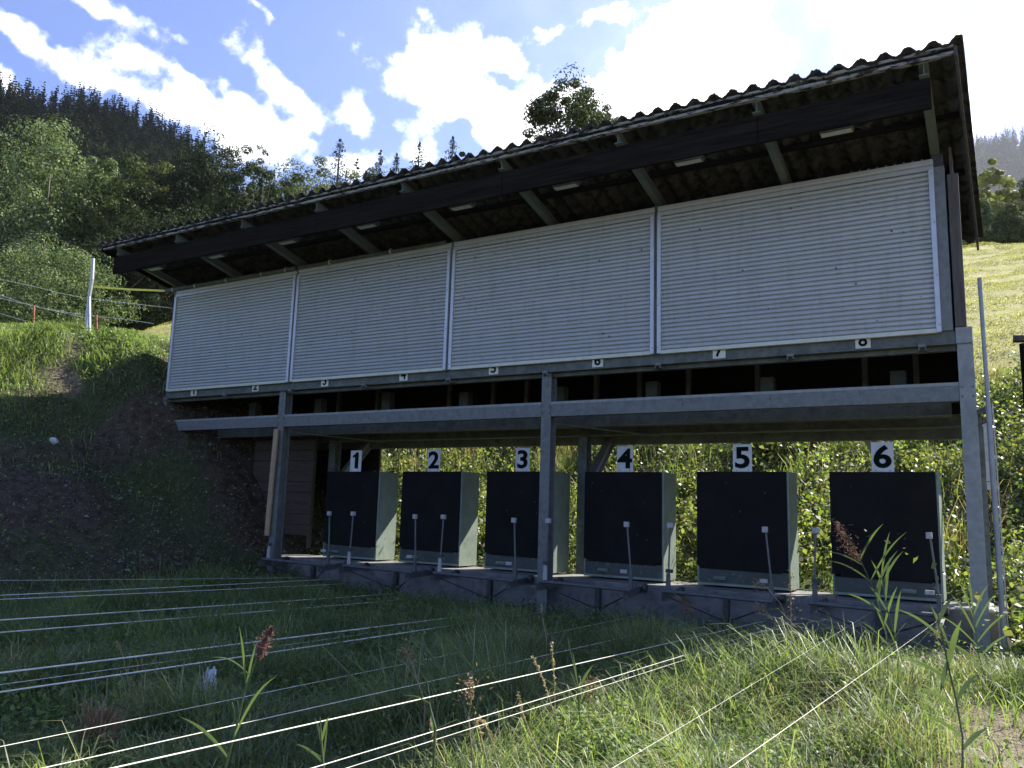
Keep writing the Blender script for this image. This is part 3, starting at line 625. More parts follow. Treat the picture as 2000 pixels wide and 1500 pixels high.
# ================================================================= TROLLEY CABLES
vd = ray(1900, 1085); vd = vd/np.linalg.norm(vd)
WIRES = [((0,1131),(600,1128),2.2,'upper of the two thin cables'),((0,1160),(650,1131),4.2,'bright cable reaching the left edge third from the top'),((0,1168),(675,1140),4.0,'bright cable just below the third from the top'),
 ((0,1208),(760,1160),6.0,'bright thick cable crossing the stony bank foot'),((0,1232),(800,1170),5.4,'bright cable just below the thick one at the bank foot'),
 ((0,1303),(893,1199),2.0,'thin cable just above the brightest one'),((0,1310),(1010,1190),6.0,'brightest thick cable ending near box three'),((0,1347),(1060,1195),5.0,'second thick bright cable in the shaded grass'),((0,1333),(1000,1197),2.2,'thin cable between the two thickest ones'),
 ((0,1452),(1245,1202),1.7,'dull cable passing over the plastic scrap'),((50,1500),(1352,1214),2.1,'bright cable leading towards box four'),((175,1500),(1497,1212),2.3,'bright cable leading towards box five'),
 ((580,1500),(1545,1215),1.7,'doubled bright cable in the middle of the grass'),((1180,1500),(1703,1195),0.65,'dull cable rising to the left foot of frame six'),((1396,1500),(1835,1209),0.6,'dull cable rising to the sunlit end plate')]
for i, (a, b_, r, lab) in enumerate(WIRES):
    # the anchor stands in front of the wall; the other point fixes the direction in the vertical plane through the lane
    p = at(b_[0], b_[1], y=-.28+.04*(i % 3)); d0 = ray(*a); best = None
    # choose the point on the second ray that keeps the cable parallel to its neighbours in plan
    hd = vd[:2]/np.linalg.norm(vd[:2]); nrm = np.array([-hd[1], hd[0]])
    t = ((p[:2]-CAM[:2])@nrm)/(d0[:2]@nrm) if abs(d0[:2]@nrm) > 1e-6 else 3
    q = CAM+d0*t; far_ = p+(q-p)*1.9
    pts = []
    for s in np.linspace(0, 1, 15):
        c = p+(far_-p)*s; c = np.array(c); c[2] -= s*(1-s)*.05; pts.append(c)
    m = MB().tube(pts, r*.00092, 6)
    if i == 12: m.tube([np.array(c)+np.array([0, -.03, -.028]) for c in pts], r*.0007, 6)
    o = m.build('trolley_cable', M['wire_steel'], None, smooth=True)
    tag(o, lab, 'cable', 'steel cables running out from the target frames')

# ================================================================= SMALL THINGS AT THE SHELTER
tp = empty('marker_pole', (12.34, -.35, 0), 'tall thin grey metal pole standing right of the end post', 'pole')
a, c_ = at(1913, 543, y=-.25), at(1963, 1270, y=-.25); mid = a+(c_-a)*.36
MB().tube([c_-np.array([0, 0, .5]), mid], .024, 12).build('sleeve', M['aluminium_pole'], tp)
MB().tube([mid, a], .0185, 12).build('tube', M['aluminium_pole'], tp)
MB().tube([mid+np.array([.035, .01, .02]), c_+np.array([.035, .01, -.2])], .006, 6).build('cable', M['pole_grey'], tp)
MB().bar((12.238, .06, mid[2]-.02), (mid[0]+.0, mid[1], mid[2]-.02), .03, .035).bar((12.238, .06, mid[2]-.14), (mid[0], mid[1], mid[2]-.14), .02, .02).build('bracket', M['galvanised'], tp)
p0 = at(1740, 1183, y=.2); p1 = at(1790+160, 1192, y=.2); p2 = at(1762+198, 1290, y=.2)
dp = MB().tube([(11.95, .215, .50), (12.27, .215, .50), (12.315, .20, .47), (12.325, .19, .40), (12.325, .18, -.1)], .019, 10).build('drain_pipe', M['pvc_pipe'])
tag(dp, 'pale plastic pipe bending down at the right end of the concrete wall', 'pipe')
material('panel_board', (.05,.036,.025), .85, 0, (.085,.062,.044), 6, 8, .4, 30, stretch=(.6, 5, 5))
# boards beside the left front post
pn = empty('board_panel', (1.95, .95, .8), 'brown panel of horizontal boards standing in the dark behind the left post', 'board panel')
zt = 2.38; nb = 9
for i in range(nb):
    z0 = .80+i*(zt-.80)/nb; MB().box(1.24+random.uniform(-.006, .006), 2.66, .92, .95, z0, z0+(zt-.80)/nb-.006).build('board', M['panel_board'], pn, bevel=.002)
for xb in (1.236, 2.585): MB().box(xb, xb+.064, .952, 1.0, .6, 2.40).build('batten', M['panel_board'], pn)
p, q = at(540, 838, y=-.06), at(521, 1046, y=-.04)
o = MB().bar(p, q, .085, .035, (0, 1, 0)).build('timber_plank', M['light_timber'], None, bevel=.003); tag(o, 'pale timber plank leaning upright against the left steel post', 'plank')

# ================================================================= LEFT BANK THINGS
pl = empty('bent_pole', (-2.16, 0, 4.3), 'bent grey metal pole with a yellow strap on the grassy bank', 'pole')
a, b_, c_ = at(182, 505, y=0), at(174, 580, y=0), at(178, 655, y=0)
MB().tube([a, at(180, 545, y=0), b_, c_-np.array([0, 0, .3])], .033, 10).build('tube', M['pole_grey'], pl)
MB().tube([at(175, 575, y=.05), at(170, 615, y=.05), at(169, 655, y=.05)-np.array([0, 0, .2])], .03, 10).build('tube', M['pole_grey'], pl)
e1_, e2_ = at(184, 560, y=0), np.array([-.2, -.075, 5.0])
yb = MB()
yb.bar(e1_, e1_+(e2_-e1_)*.5+np.array([0, 0, -.012]), .012, .034).bar(e1_+(e2_-e1_)*.5+np.array([0, 0, -.012]), e2_, .012, .034)
tag(yb.build('yellow_strap', M['yellow_band']), 'taut yellow strap between the bent pole and the eaves pipe', 'strap')
for px, y0, y1, yy, dx, lab in ((66, 597, 632, -.2, 2, 'short rusty red stake at the far left of the bank crest'), (188, 615, 652, -.1, 4, 'leaning rusty red stake right of the bent pole')):
    p, q = at(px, y0, y=yy), at(px+dx, y1, y=yy)
    o = MB().tube([p, q-np.array([0, 0, .25])], .022, 8).build('stake', M['red_stake']); tag(o, lab, 'stake')
def fence_wire(pts, y, r, lab, barbs=False):
    P = [at(px, py, y=y) for px, py in pts]; m = MB().tube(P, r, 5)
    if barbs:
        for a_, b2 in zip(P[:-1], P[1:]):
            n = max(1, int(np.linalg.norm(b2-a_)/.13))
            for i in range(n):
                c = a_+(b2-a_)*i/n; v = np.array([random.uniform(-1, 1), random.uniform(-1, 1), random.uniform(-1, 1)])*.018; m.bar(c-v, c+v, .005, .005)
    o = m.build('fence_wire', M['wire_steel']); tag(o, lab, 'wire', 'fence wires over the bank crest')
fence_wire([(-40,535),(0,545),(60,558),(120,573),(172,583),(250,592),(338,602)], 0, .005, 'highest barbed fence wire, from the left edge to the shutters', True)
fence_wire([(-40,560),(0,576),(40,590),(80,601),(130,610),(172,616),(240,623),(300,632)], 0, .005, 'middle fence wire passing the top of the red stakes', True)
fence_wire([(-40,572),(0,582),(50,594),(110,608),(165,620)], .05, .005, 'second fence wire, joining the bent pole from the left')
fence_wire([(-40,603),(0,612),(50,627)], 0, .005, 'lowest short fence wire, dipping into the grass at the left')
def rock(c, r, seed, sq=(1, .8, .7)):
    import bmesh
    bm = bmesh.new(); bmesh.ops.create_icosphere(bm, subdivisions=2, radius=1); rr = random.Random(seed)
    ds = [Vector((rr.uniform(-1, 1), rr.uniform(-1, 1), rr.uniform(-1, 1))).normalized() for _ in range(9)]
    for v in bm.verts:
        s = min(1, min(.72/max(.05, v.co.dot(d)) if v.co.dot(d) > 0 else 9 for d in ds)); v.co = Vector((v.co.x*sq[0], v.co.y*sq[1], v.co.z*sq[2]))*s*r+Vector(c)
    me = bpy.data.meshes.new('stone'); bm.to_mesh(me); bm.free(); return me
material('white_stone', (.50,.50,.48), .9, 0, (.62,.62,.60), 7, 7, .5, 30)
p = on_ground(108, 868); o = link('stone', rock(p+np.array([0, -.03, .05]), .095, 4), M['white_stone']); tag(o, 'large white stone lying on the shaded bank', 'stone')
ST = [(250,1115,.07,'pale flat stone low on the bank near its foot'),(82,1168,.09,'pale slab stone at the bank foot just above the cables'),(62,1255,.07,'grey angular stone between cables at the left edge'),(170,1010,.07,'pale rounded stone in the middle of the shaded bank'),(238,1098,.05,'small pale stone beside the flat stone low on the bank'),(110,1262,.05,'small dark stone lowest at the bank foot')]
for i, (px, py, r, lab) in enumerate(ST):
    p = on_ground(px, py); o = link('stone', rock(p+np.array([0, -.01, .01]), r*.8, 20+i, (1, .8, .45)), M['stone']); tag(o, lab, 'stone')
p = on_ground(393, 1392, 2.5); u = np.linspace(0, 1, 9); UU, VV = np.meshgrid(u, u)
Vx = p[0]-.07+.15*UU*(1-.45*VV)+.010*np.sin(5*VV); Vy = p[1]+.02+.07*VV; Vz = p[2]+.14+.11*VV-.07*UU*(1-VV)+.012*np.sin(7*UU+3*VV)+.007*np.sin(17*UU+9*VV)
i9 = np.arange(81).reshape(9, 9); o = npmesh('plastic_scrap', np.stack([Vx.ravel(), Vy.ravel(), Vz.ravel()], 1), np.stack([i9[:-1, :-1].ravel(), i9[:-1, 1:].ravel(), i9[1:, 1:].ravel(), i9[1:, :-1].ravel()], 1), M['plastic_sheet'])
md = o.modifiers.new('thick', 'SOLIDIFY'); md.thickness = .004
tag(o, 'crumpled whitish plastic scrap lying in the shaded grass', 'scrap')
# weathered post right of the shelter
p = at(1990, 700, y=3.6); st = empty('fence_post', (p[0]+.1, p[1], 2.6), 'dark weathered wooden post with a loose cap at the right edge', 'post')
MB().tube([(p[0]+.09, 3.6, 2.6), (p[0]+.08, 3.6, at(1990, 672, y=3.6)[2])], [.075, .068], 9).build('shaft', M['old_timber'], st)
MB().bar(at(1978, 662, y=3.6), at(2010, 662, y=3.6), .16, .07).build('cap', M['brown_timber'], st)

# ================================================================= VEGETATION
def quads(C, size, normals=None, aspect=1.0, jitter=.5):
    """leaf quads (kite shaped) round centres C"""
    n = len(C); a = rng.normal(size=(n, 3)); 
    if normals is not None: a = a*jitter+normals
    a /= np.linalg.norm(a, axis=1, keepdims=True)
    r = rng.normal(size=(n, 3)); u = np.cross(a, r); u /= np.linalg.norm(u, axis=1, keepdims=True); v = np.cross(a, u)
    s = np.asarray(size).reshape(-1, 1)*rng.uniform(.6, 1.35, (n, 1))
    fold = a*s*.18
    P = np.stack([C-u*s, C+v*s*.55*aspect+fold, C+u*s, C-v*s*.55*aspect+fold], 1).reshape(-1, 3)
    return P, np.arange(4*n).reshape(n, 4)
def crown_points(rad, h, nclump, per, spread, seed, flat=.9, low=.15, shell=.55):
    g = np.random.default_rng(seed); c = []
    while len(c) < nclump:
        p = g.uniform(-1, 1, 3); r = np.linalg.norm(p)
        if r > 1 or r < shell*g.uniform(.2, 1): continue
        c.append(p)
    c = np.array(c); ang = np.arctan2(c[:, 1], c[:, 0])
    lob = 1+.16*np.sin(3*ang+g.uniform(0, 6))+.12*np.sin(5*ang+4*c[:, 2]+g.uniform(0, 6))
    taper = np.where(c[:, 2] > 0, 1-.30*c[:, 2]**2, 1-.22*c[:, 2]**2)
    C = np.stack([c[:, 0]*rad*lob*taper, c[:, 1]*rad*lob*taper, (low+(1-low)*(c[:, 2]*.5+.5)*(1+.05*g.normal(size=len(c))))*h], 1)
    sp = spread*g.uniform(.55, 1.45, len(C)); k = np.repeat(np.arange(len(C)), per)
    o = g.normal(size=(len(k), 3)); o /= np.linalg.norm(o, axis=1, keepdims=True); o *= (g.uniform(.35, 1, (len(k), 1))**.5)*sp[k][:, None]; o[:, 2] *= .75
    return C[k]+o, o/np.maximum(np.linalg.norm(o, axis=1, keepdims=True), 1e-6), C
def broadleaf(x, y, base, rad, h, mat, label, seed, leaf=.16, nclump=110, per=75, low=.12, group='trees along the edge of the wood', name='tree', cat='tree'):
    t = empty(name, (x, y, base), label, cat, group)
    P, Nn, C = crown_points(rad, h, nclump, int(per*2.5), rad*.24, seed, low=low)
    Nn = Nn+np.array([0, 0, .4]); V, Fq = quads(P, leaf*.55, Nn, jitter=.38)
    npmesh('crown', V+np.array([x, y, base]), Fq, mat, t)
    m = MB(); m.tube([(x, y, base-.5), (x+.1, y, base+h*.3), (x, y+.1, base+h*.6), (x, y, base+h*.85)], [rad*.05, rad*.038, rad*.022, rad*.008], 8)
    g = random.Random(seed)
    for j in range(12):
        c = C[g.randrange(len(C))]; z0 = base+min(h*.75, max(h*.12, c[2]*.55)); m.tube([(x, y, z0), (x+c[0]*.5, y+c[1]*.5, base+(z0-base+c[2])*.5), (x+c[0], y+c[1], base+c[2])], [rad*.028, rad*.018, rad*.006], 5)
    m.build('trunk', M['bark'], t, smooth=True); return t
def conifer_arrays(h, rad, layers, nper, seed, leaf, ex=.85):
    g = np.random.default_rng(seed); P, S, Nn = [], [], []
    for i in range(layers):
        f = i/(layers-1); z = h*(.12+.86*f); r = rad*(1-f)**ex*g.uniform(.75, 1.2)+.03*rad; nb = max(4, int(10*(1-f)+4))
        for k in range(nb):
            a = g.uniform(0, 6.28); L_ = r*g.uniform(.7, 1.15); m = max(2, int(nper*(1-f*.7)))
            s = g.uniform(0, 1, m); d = np.array([math.cos(a), math.sin(a)])
            w = (1-s)*.16*L_+.02*rad; lat = g.normal(0, 1, m)*w
            P.append(np.stack([d[0]*s*L_-d[1]*lat, d[1]*s*L_+d[0]*lat, z-s*s*L_*.38+g.normal(0, .02*rad, m)-g.uniform(0, .10, m)*rad*(1-s)], 1))
    return np.concatenate(P)
def conifer(x, y, base, rad, h, label, seed, layers=26, nper=9, leaf=.14, group='spruces rising over the wood'):
    t = empty('spruce_tree', (x, y, base), label, 'spruce', group)
    P = conifer_arrays(h, rad, layers, nper, seed, leaf, .62); V, Fq = quads(P, leaf, np.tile([0, 0, 1.], (len(P), 1)), .8, .7)
    npmesh('crown', V+np.array([x, y, base]), Fq, M['needle'], t)
    MB().tube([(x, y, base-.5), (x, y, base+h*.6), (x, y, base+h)], [rad*.09, rad*.05, .01], 6).build('trunk', M['bark'], t); return t
def hz(x, y): return float(H(np.array([x]), np.array([y]))[0])
# name, px centre, px half width, top py, distance, material, label, leaf
TREES = [
 (15, 135, 225, 62, 'leaf_pale', 'tall pale grey-green tree at the left edge of the wood', .20, 150, 80),
 (118, 62, 275, 68, 'leaf_pale', 'slim pale green tree just right of the tall pale one', .20, 80, 80),
 (228, 66, 285, 66, 'leaf_yellow', 'round bright green tree with a lit dome in the left wood', .19, 90, 80),
 (165, 105, 300, 60, 'leaf_mid', 'broad dark green tree below the bright green dome', .19, 150, 85),
 (40, 120, 470, 46, 'leaf_pale', 'low pale bushy tree behind the left fence wires', .15, 130, 80),
 (150, 95, 455, 50, 'leaf_dark', 'dark low tree behind the bent pole', .15, 110, 80),
 (330, 95, 275, 62, 'leaf_dark', 'dark tree with a ragged top left of the sparse birch', .18, 230, 80),
 (405, 80, 290, 58, 'leaf_mid', 'dull green tree with pale leaf tips below the sparse birch', .17, 220, 80),
 (300, 110, 400, 50, 'leaf_dark', 'dark lower tree over the left end of the roof', .17, 120, 80),
 (545, 100, 285, 66, 'leaf_yellow', 'yellowish green tree right of the birch, above the roof', .18, 200, 80),
 (480, 75, 330, 60, 'leaf_mid', 'green tree between the birch and the yellowish tree', .18, 170, 80),
 (260, 70, 330, 64, 'leaf_dark', 'dark pointed crown right of the bright green dome', .17, 110, 80),
 (370, 80, 300, 64, 'leaf_dark', 'dark crown between the ragged tree and the pale tipped one', .17, 170, 80),
 (635, 55, 335, 60, 'leaf_yellow', 'small yellow-green tree under the lone dark spruce', .17, 60, 75),
 (705, 62, 298, 70, 'leaf_mid', 'grey-green rounded tree below the pair of small spruces', .19, 80, 80),
 (790, 50, 318, 70, 'leaf_mid', 'low green crown just over the roof under two spruces', .19, 60, 75),
 (875, 45, 318, 66, 'leaf_dark', 'dark scrap of crown at the roof right of the spruces', .19, 40, 60),
]
for i, (px, hw, py, dist, mt, lab, lf, ncl, per) in enumerate(TREES):
    if px < 345: ncl = int(ncl*1.7); per = int(per*.85)
    x, y = polar(px, dist); g = min(hz(x, y), elev(px, 560, dist)); top = elev(px, py, dist)
    sc = dist*hw/FPX*.93
    broadleaf(x, y, g, sc, (top-g)*1.0, M[mt], lab, 100+i, lf*dist/62, ncl, per, low=.05)
# the birch with a thin crown
for px, py, lab, sd in ((462, 258, 'thin sparse birch poking above the dark wood', 1), (415, 262, 'small pointed treetop left of the sparse birch', 2)):
    x, y = polar(px, 55); g = hz(x, y); broadleaf(x, y, g, 1.0, elev(px, py, 55)-g, M['leaf_dark'], lab, 300+sd, .15, 34, 26, low=.3)
# tree behind the roof
x, y = polar(1095, 36); g = hz(x, y); broadleaf(x, y, g, 2.25, elev(1095, 160, 36)-g, M['leaf_mid'], 'lone dark leafy tree behind the middle of the roof', 41, .125, 150, 62, low=.35, group=None)
x, y = polar(1160, 38); g = hz(x, y); broadleaf(x, y, g, 1.2, elev(1165, 200, 38)-g, M['leaf_mid'], 'smaller crown at the right shoulder of the lone tree', 42, .115, 50, 60, low=.5, group=None)
for i, (px, py, rd, lab) in enumerate([(616, 260, 1.9, 'dark lone spruce left of centre above the yellow-green tree'), (703, 284, 1.3, 'small spruce tip left of the pair'), (737, 292, 1.3, 'small blunt spruce tip, right one of the close pair'), (783, 270, 1.7, 'spruce with drooping boughs in the middle of the row'), (853, 260, 1.5, 'slim tall spruce nearest the roof edge'), (655, 300, 1.1, 'little spruce tip right of the lone dark spruce'),
    (330, 250, 1.2, 'narrow spruce at the left behind the ragged tree'), (285, 248, 1.2, 'narrow spruce farthest left over the wood'), (310, 290, 1.5, 'dark spruce in the gap left of the ragged tree')]):
    x, y = polar(px, 72); g = hz(x, y); h_ = min(elev(px, py, 72)-g, 14); conifer(x, y, elev(px, py, 72)-h_, rd*1.7, h_, lab, 60+i, 46, 30, .105)
# right edge of the picture
for i, (px, hw, py, dist, mt, lab) in enumerate([(1985, 42, 308, 62, 'leaf_gold', 'sunlit yellowish tree at the right edge below the ridge'), (1945, 30, 372, 58, 'leaf_pale', 'small greyish tree left of the yellowish one at the right'), (2075, 60, 330, 64, 'leaf_mid', 'green tree mostly outside the right edge'), (1925, 16, 400, 60, 'leaf_mid', 'low bush at the meadow top beside the roof corner'), (2010, 40, 395, 56, 'leaf_mid', 'low green bush beneath the yellowish tree at the right edge')]):
    x, y = polar(px, dist); g = hz(x, y)-.3; broadleaf(x, y, g, dist*hw/FPX*.95, elev(px, py, dist)-g, M[mt], lab, 500+i, .17, 120, 70, low=.02, group='trees above the right meadow')

# ---- the two wooded ridges
def ridge(name, pxs, pys, d0, d1, tree_h, n, seed, label, needle_share=.7, zlow=None):
    g = np.random.default_rng(seed); A = np.linspace(0, 1, 60); Rr_ = np.linspace(0, 1, 22); V = []
    P0 = np.interp(A, np.linspace(0, 1, len(pxs)), pxs); T0 = np.interp(P0, pxs, pys)
    def surf(px, f):
        d = d0+(d1-d0)*f; top = np.array([elev(p, t, d1) for p, t in zip(np.atleast_1d(px), np.interp(np.atleast_1d(px), pxs, pys))])-tree_h*.8
        xy = np.array([polar(p, dd) for p, dd in zip(np.atleast_1d(px), np.atleast_1d(d))]); z = 8+(top-8)*np.atleast_1d(f)**.9
        return xy, z
    for f in list(Rr_)+[1.25]:
        xy, z = surf(P0, np.full(60, min(f, 1.))); 
        if f > 1: xy = np.array([polar(p, d1*1.3) for p in P0]); z = z-40
        V.append(np.column_stack([xy, z]))
    V = np.concatenate(V); id_ = np.arange(len(V)).reshape(23, 60)
    Fq = np.stack([id_[:-1, :-1].ravel(), id_[:-1, 1:].ravel(), id_[1:, 1:].ravel(), id_[1:, :-1].ravel()], 1)
    tag(npmesh(name, V, Fq, M['hill_soil'], smooth=True), kind='structure')
    # trees of the far wood, one mass
    proto = conifer_arrays(1.0, .22, 13, 4, seed, .1); B, _, _ = crown_points(.45, 1., 22, 12, .16, seed, low=.1)
    Vn, Vb = [], []
    for i in range(n):
        px = g.uniform(pxs[0], pxs[-1]); f = min(1., g.uniform(.0, 1.05)); xy, z = surf(px, f); x, y, z = xy[0, 0], xy[0, 1], z[0]
        h = tree_h*g.uniform(.7, 1.25); nd = g.uniform() < (needle_share+.25*(f > .8) if f > .45 else needle_share*.4)
        pts = proto if nd else B; a = g.uniform(0, 6.28); c, s = math.cos(a), math.sin(a)
        q = np.stack([pts[:, 0]*c-pts[:, 1]*s, pts[:, 0]*s+pts[:, 1]*c, pts[:, 2]], 1)*np.array([h*g.uniform(.85, 1.2), h*g.uniform(.85, 1.2), h*(1 if nd else .72)])+np.array([x, y, z])
        (Vn if nd else Vb).append(q)
    for arr, mt, nm, lf, lab in ((Vn, 'ridge_needle', 'spruce_wood', .034*tree_h, 'spruce'), (Vb, 'ridge_leaf', 'leafy_wood', .042*tree_h, 'broadleaved')):
        P = np.concatenate(arr); V, Fq = quads(P, lf, np.tile([0, 0, 1.], (len(P), 1)), .9, .8)
        tag(npmesh(nm, V, Fq, M[mt]), f'{lab} part of {label}', 'wood', kind='stuff')
material('hill_soil', (.03,.038,.02), .95, 0, (.05,.055,.03), .1, 6)
ridge('left_hill', [-300, -120, 0, 60, 120, 190, 245, 300, 345, 390, 460], [120, 130, 158, 152, 170, 195, 218, 250, 285, 360, 430], 110, 230, 8, 2300, 5, 'the steep dark wooded ridge at the upper left', .75)
ridge('right_hill', [1780, 1880, 1910, 1950, 1975, 2000, 2060, 2200], [330, 285, 262, 252, 262, 250, 245, 230], 700, 1300, 27, 2400, 6, 'the bluish wooded ridge at the upper right', .95)

# ---- air
hm = bpy.data.materials.new('haze'); hm.use_nodes = True; hn = hm.node_tree; hn.nodes.clear()
pv = hn.nodes.new('ShaderNodeVolumePrincipled'); pv.inputs['Density'].default_value = .00008; pv.inputs['Color'].default_value = (.86, .92, 1.0, 1); pv.inputs['Anisotropy'].default_value = .35
ho = hn.nodes.new('ShaderNodeOutputMaterial'); hn.links.new(pv.outputs[0], ho.inputs['Volume'])
hb = MB().box(-1200, 1600, -400, 2000, -60, 760).build('haze', hm); tag(hb, 'thin bluish summer haze over the valley', 'haze', kind='stuff')

# ---- grass and leaves
def blades(P, h, w, bend, mat, name, label, cat='grass', lean=None):
    n = len(P); h = h*np.clip(.85+wob(P[:, 0], P[:, 1], 2.6, .36, 1), .35, 1.35); h = h*np.clip(.42+.58*(-P[:, 1]-.1)/1.6, .42, 1)**(P[:, 2] < .6)*np.where((P[:, 0] < 9) & (P[:, 1] < -5.9), .4, 1); h = h[:, None]; a = rng.uniform(0, 6.283, n)+.9*wob(P[:, 0], P[:, 1], 1.9, 1, 13); d = np.stack([np.cos(a), np.sin(a), np.zeros(n)], 1); side = np.stack([-d[:, 1], d[:, 0], d[:, 2]], 1)
    # twist the width axis away from the bend plane
    tw = rng.uniform(-1, 1, (n, 1)); side = side*np.sqrt(1-tw**2*.8)+d*tw*.89
    if lean is not None: d = d+np.array(lean)
    h = h*rng.uniform(.45, 1.3, n)[:, None]; w = w*rng.uniform(.6, 1.4, n)[:, None]; bend = bend*rng.uniform(.2, 1.5, n)[:, None]
    upv = np.array([[0, 0, 1.]])
    p1 = P+upv*h*.5+d*h*bend*.18; p2 = P+upv*h*.85+d*h*bend*.55; p3 = P+upv*h*(1-.25*bend)+d*h*bend*1.05
    V = np.stack([P-side*w*.8, P+side*w*.8, p1+side*w, p1-side*w, p2+side*w*.65, p2-side*w*.65, p3+side*w*.12, p3-side*w*.12], 1).reshape(-1, 3)
    b = np.arange(n)[:, None]*8; Fq = np.concatenate([b+np.array([[0, 1, 2, 3]]), b+np.array([[3, 2, 4, 5]]), b+np.array([[5, 4, 6, 7]])])
    return tag(npmesh(name, V, Fq, mat), label, cat, kind='stuff')
def scatter(n, x0, x1, y0, y1, keep=None, clump=.0):
    x = rng.uniform(x0, x1, n); y = rng.uniform(y0, y1, n)
    if clump:
        k = rng.uniform(size=n) < .6; cx = rng.uniform(x0, x1, max(8, n//60)); cy = rng.uniform(y0, y1, max(8, n//60)); j = rng.integers(0, len(cx), n)
        x = np.where(k, cx[j]+rng.normal(0, clump, n), x); y = np.where(k, cy[j]+rng.normal(0, clump, n), y)
    m = np.ones(n, bool)
    if keep is not None: m = keep(x, y)
    x, y = x[m], y[m]; return np.stack([x, y, H(x, y)-.01], 1)
def keepf(x, y):
    s = soilness(x, y); inwall = (y > .28) & (y < 1.14) & (x > 2.1) & (x < 12.4)
    bare = (x > -1.0-.3*wob(x, y, 1.5, 1, 4)) & (x < 2.9) & (y > -4.6) & (rng.uniform(size=len(x)) < .72)
    near = (x-CAM[0])**2+(y-CAM[1])**2 < 1.3**2
    return (rng.uniform(size=len(x)) > s*1.05) & ~inwall & ~near & ~bare
G = lambda *a, **k: scatter(*a, keep=keepf, **k)
blades(np.concatenate([G(95000, 2.4, 12.9, -7.6, .3, clump=.07), G(45000, 8.5, 12.6, -6.5, -.4, clump=.05)]), .27, .0030, .8, M['grass_blade'], 'long_grass', 'long tangled green grass in front of the wall', lean=(-.15, -.1, 0))
blades(G(30000, 3.5, 12.6, -6.8, .2, clump=.1), .17, .0065, 1.0, M['weed_leaf'], 'short_grass', 'broad bladed low grass under the long grass')
blades(np.concatenate([G(5200, 11.75, 12.25, -1.1, -.3, clump=.08), G(3000, 10.6, 11.9, -4.4, -2.6, clump=.05)]), .30, .0042, .35, M['reed_leaf'], 'bright_grass', 'bright yellow-green upright grass tufts at the right')
blades(np.concatenate([G(26000, -6, 1.2, -3.8, 1.6, clump=.12), G(22000, -5, -1.2, -2.6, 2.2, clump=.1)]), .20, .0052, .8, M['grass_blade'], 'bank_grass', 'grass growing over the left bank')
blades(np.concatenate([scatter(60000, 9.5, 17, 7.4, 33), scatter(40000, -26, -1, 1.5, 15)]), .06, .009, .9, M['meadow_blade'] if 'meadow_blade' in M else leafmat('meadow_blade', [(.32,.31,.10), (.42,.37,.15), (.22,.25,.07), (.48,.42,.2)], .3, .6, .8), 'meadow_grass', 'short grazed grass of the sunny meadow')
blades(np.concatenate([G(3000, 6.5, 12.3, -6.6, -.5, clump=.06), G(5000, 9, 12.3, -5.6, -1.2, clump=.1)]), .30, .0021, .8, M['dry_straw'], 'straw', 'dry straw coloured stems among the green grass')
# low weeds: leaves on the ground in front and on the bank
def weeds(P, hgt, size, mat, name, label, up=.8, cat='weeds'):
    P = P+np.stack([np.zeros(len(P)), np.zeros(len(P)), rng.uniform(0, 1, len(P))**1.3*hgt], 1)
    V, Fq = quads(P, size, np.tile([0, 0, up], (len(P), 1)), 1.1, .8); return tag(npmesh(name, V, Fq, mat), label, cat, kind='stuff')
weeds(G(48000, 4, 12.5, -6.5, .2, clump=.14), .22, .018, M['weed_leaf'], 'ground_weeds', 'small leaved weeds mixed in the grass')
weeds(np.concatenate([G(30000, -4.5, 2.6, -4.4, 1.4, clump=.16), G(9000, -2.4, .4, -.8, 1.6, clump=.12), G(9000, -1, 3.4, -4.2, .6, clump=.1)]), .20, .024, M['weed_leaf'], 'bank_weeds', 'broad leaved weeds covering the left bank')
# bramble and nettle slope behind the targets and to the right of the shelter
B1 = scatter(66000, 0, 15, 1.22, 7.8, clump=.2); B2 = scatter(40000, 12.42, 15.5, -.4, 7.4, clump=.16)
B = np.concatenate([B1, B2]); hump = np.maximum(0, wob(B[:, 0], B[:, 1], 2.0, .16, 8)+.10); B[:, 2] += rng.uniform(0, 1, len(B))*hump*1.4
S1 = scatter(3500, 0, 15, 1.45, 7.8, clump=.14); S2 = scatter(1500, 12.5, 15.5, -.4, 7.4, clump=.12)
def shoots(S, nl, hs=1.):
    n = len(S); hh = hs*np.minimum(rng.gamma(5, .085, n)+.08, .62 if hs < 1 else 1.2)*np.clip(1+wob(S[:, 0], S[:, 1], 1.4, .4, 5), .4, 1.8); hh = np.minimum(hh, .40 if hs < 1 else 1.6); ax = rng.normal(0, .22, (n, 2)); C = []; sz = []
    for j in range(nl):
        f = (j+.5)/nl; c = S.copy(); c[:, :2] += ax*hh[:, None]*f*f*1.6; c[:, 2] += hh*f*(1-.15*f)
        an = j*1.9+np.arange(n)*2.1+rng.normal(0, .4, n); rr = (.035+.085*(1-f))*rng.uniform(.5, 1.4, n)
        c[:, 0] += np.cos(an)*rr; c[:, 1] += np.sin(an)*rr; C.append(c); sz.append(np.full(n, .030+.022*(1-f)))
    return np.concatenate(C), np.concatenate(sz)
CS, SZ = shoots(np.concatenate([S1, S2]), 24)
P_ = np.concatenate([B, CS]); V, Fq = quads(P_, np.concatenate([np.full(len(B), .026), SZ]), np.tile([0, -.3, .8], (len(P_), 1)), 1.2, .8)
tag(npmesh('brambles', V, Fq, M['bramble']), 'sunlit bramble and nettle slope behind the target boxes', 'brambles', kind='stuff')
blades(scatter(2600, 0, 15, 1.9, 7.5, clump=.1), .75, .0028, .7, M['dry_straw'], 'dead_stems', 'dead pale stems among the brambles', cat='stems')
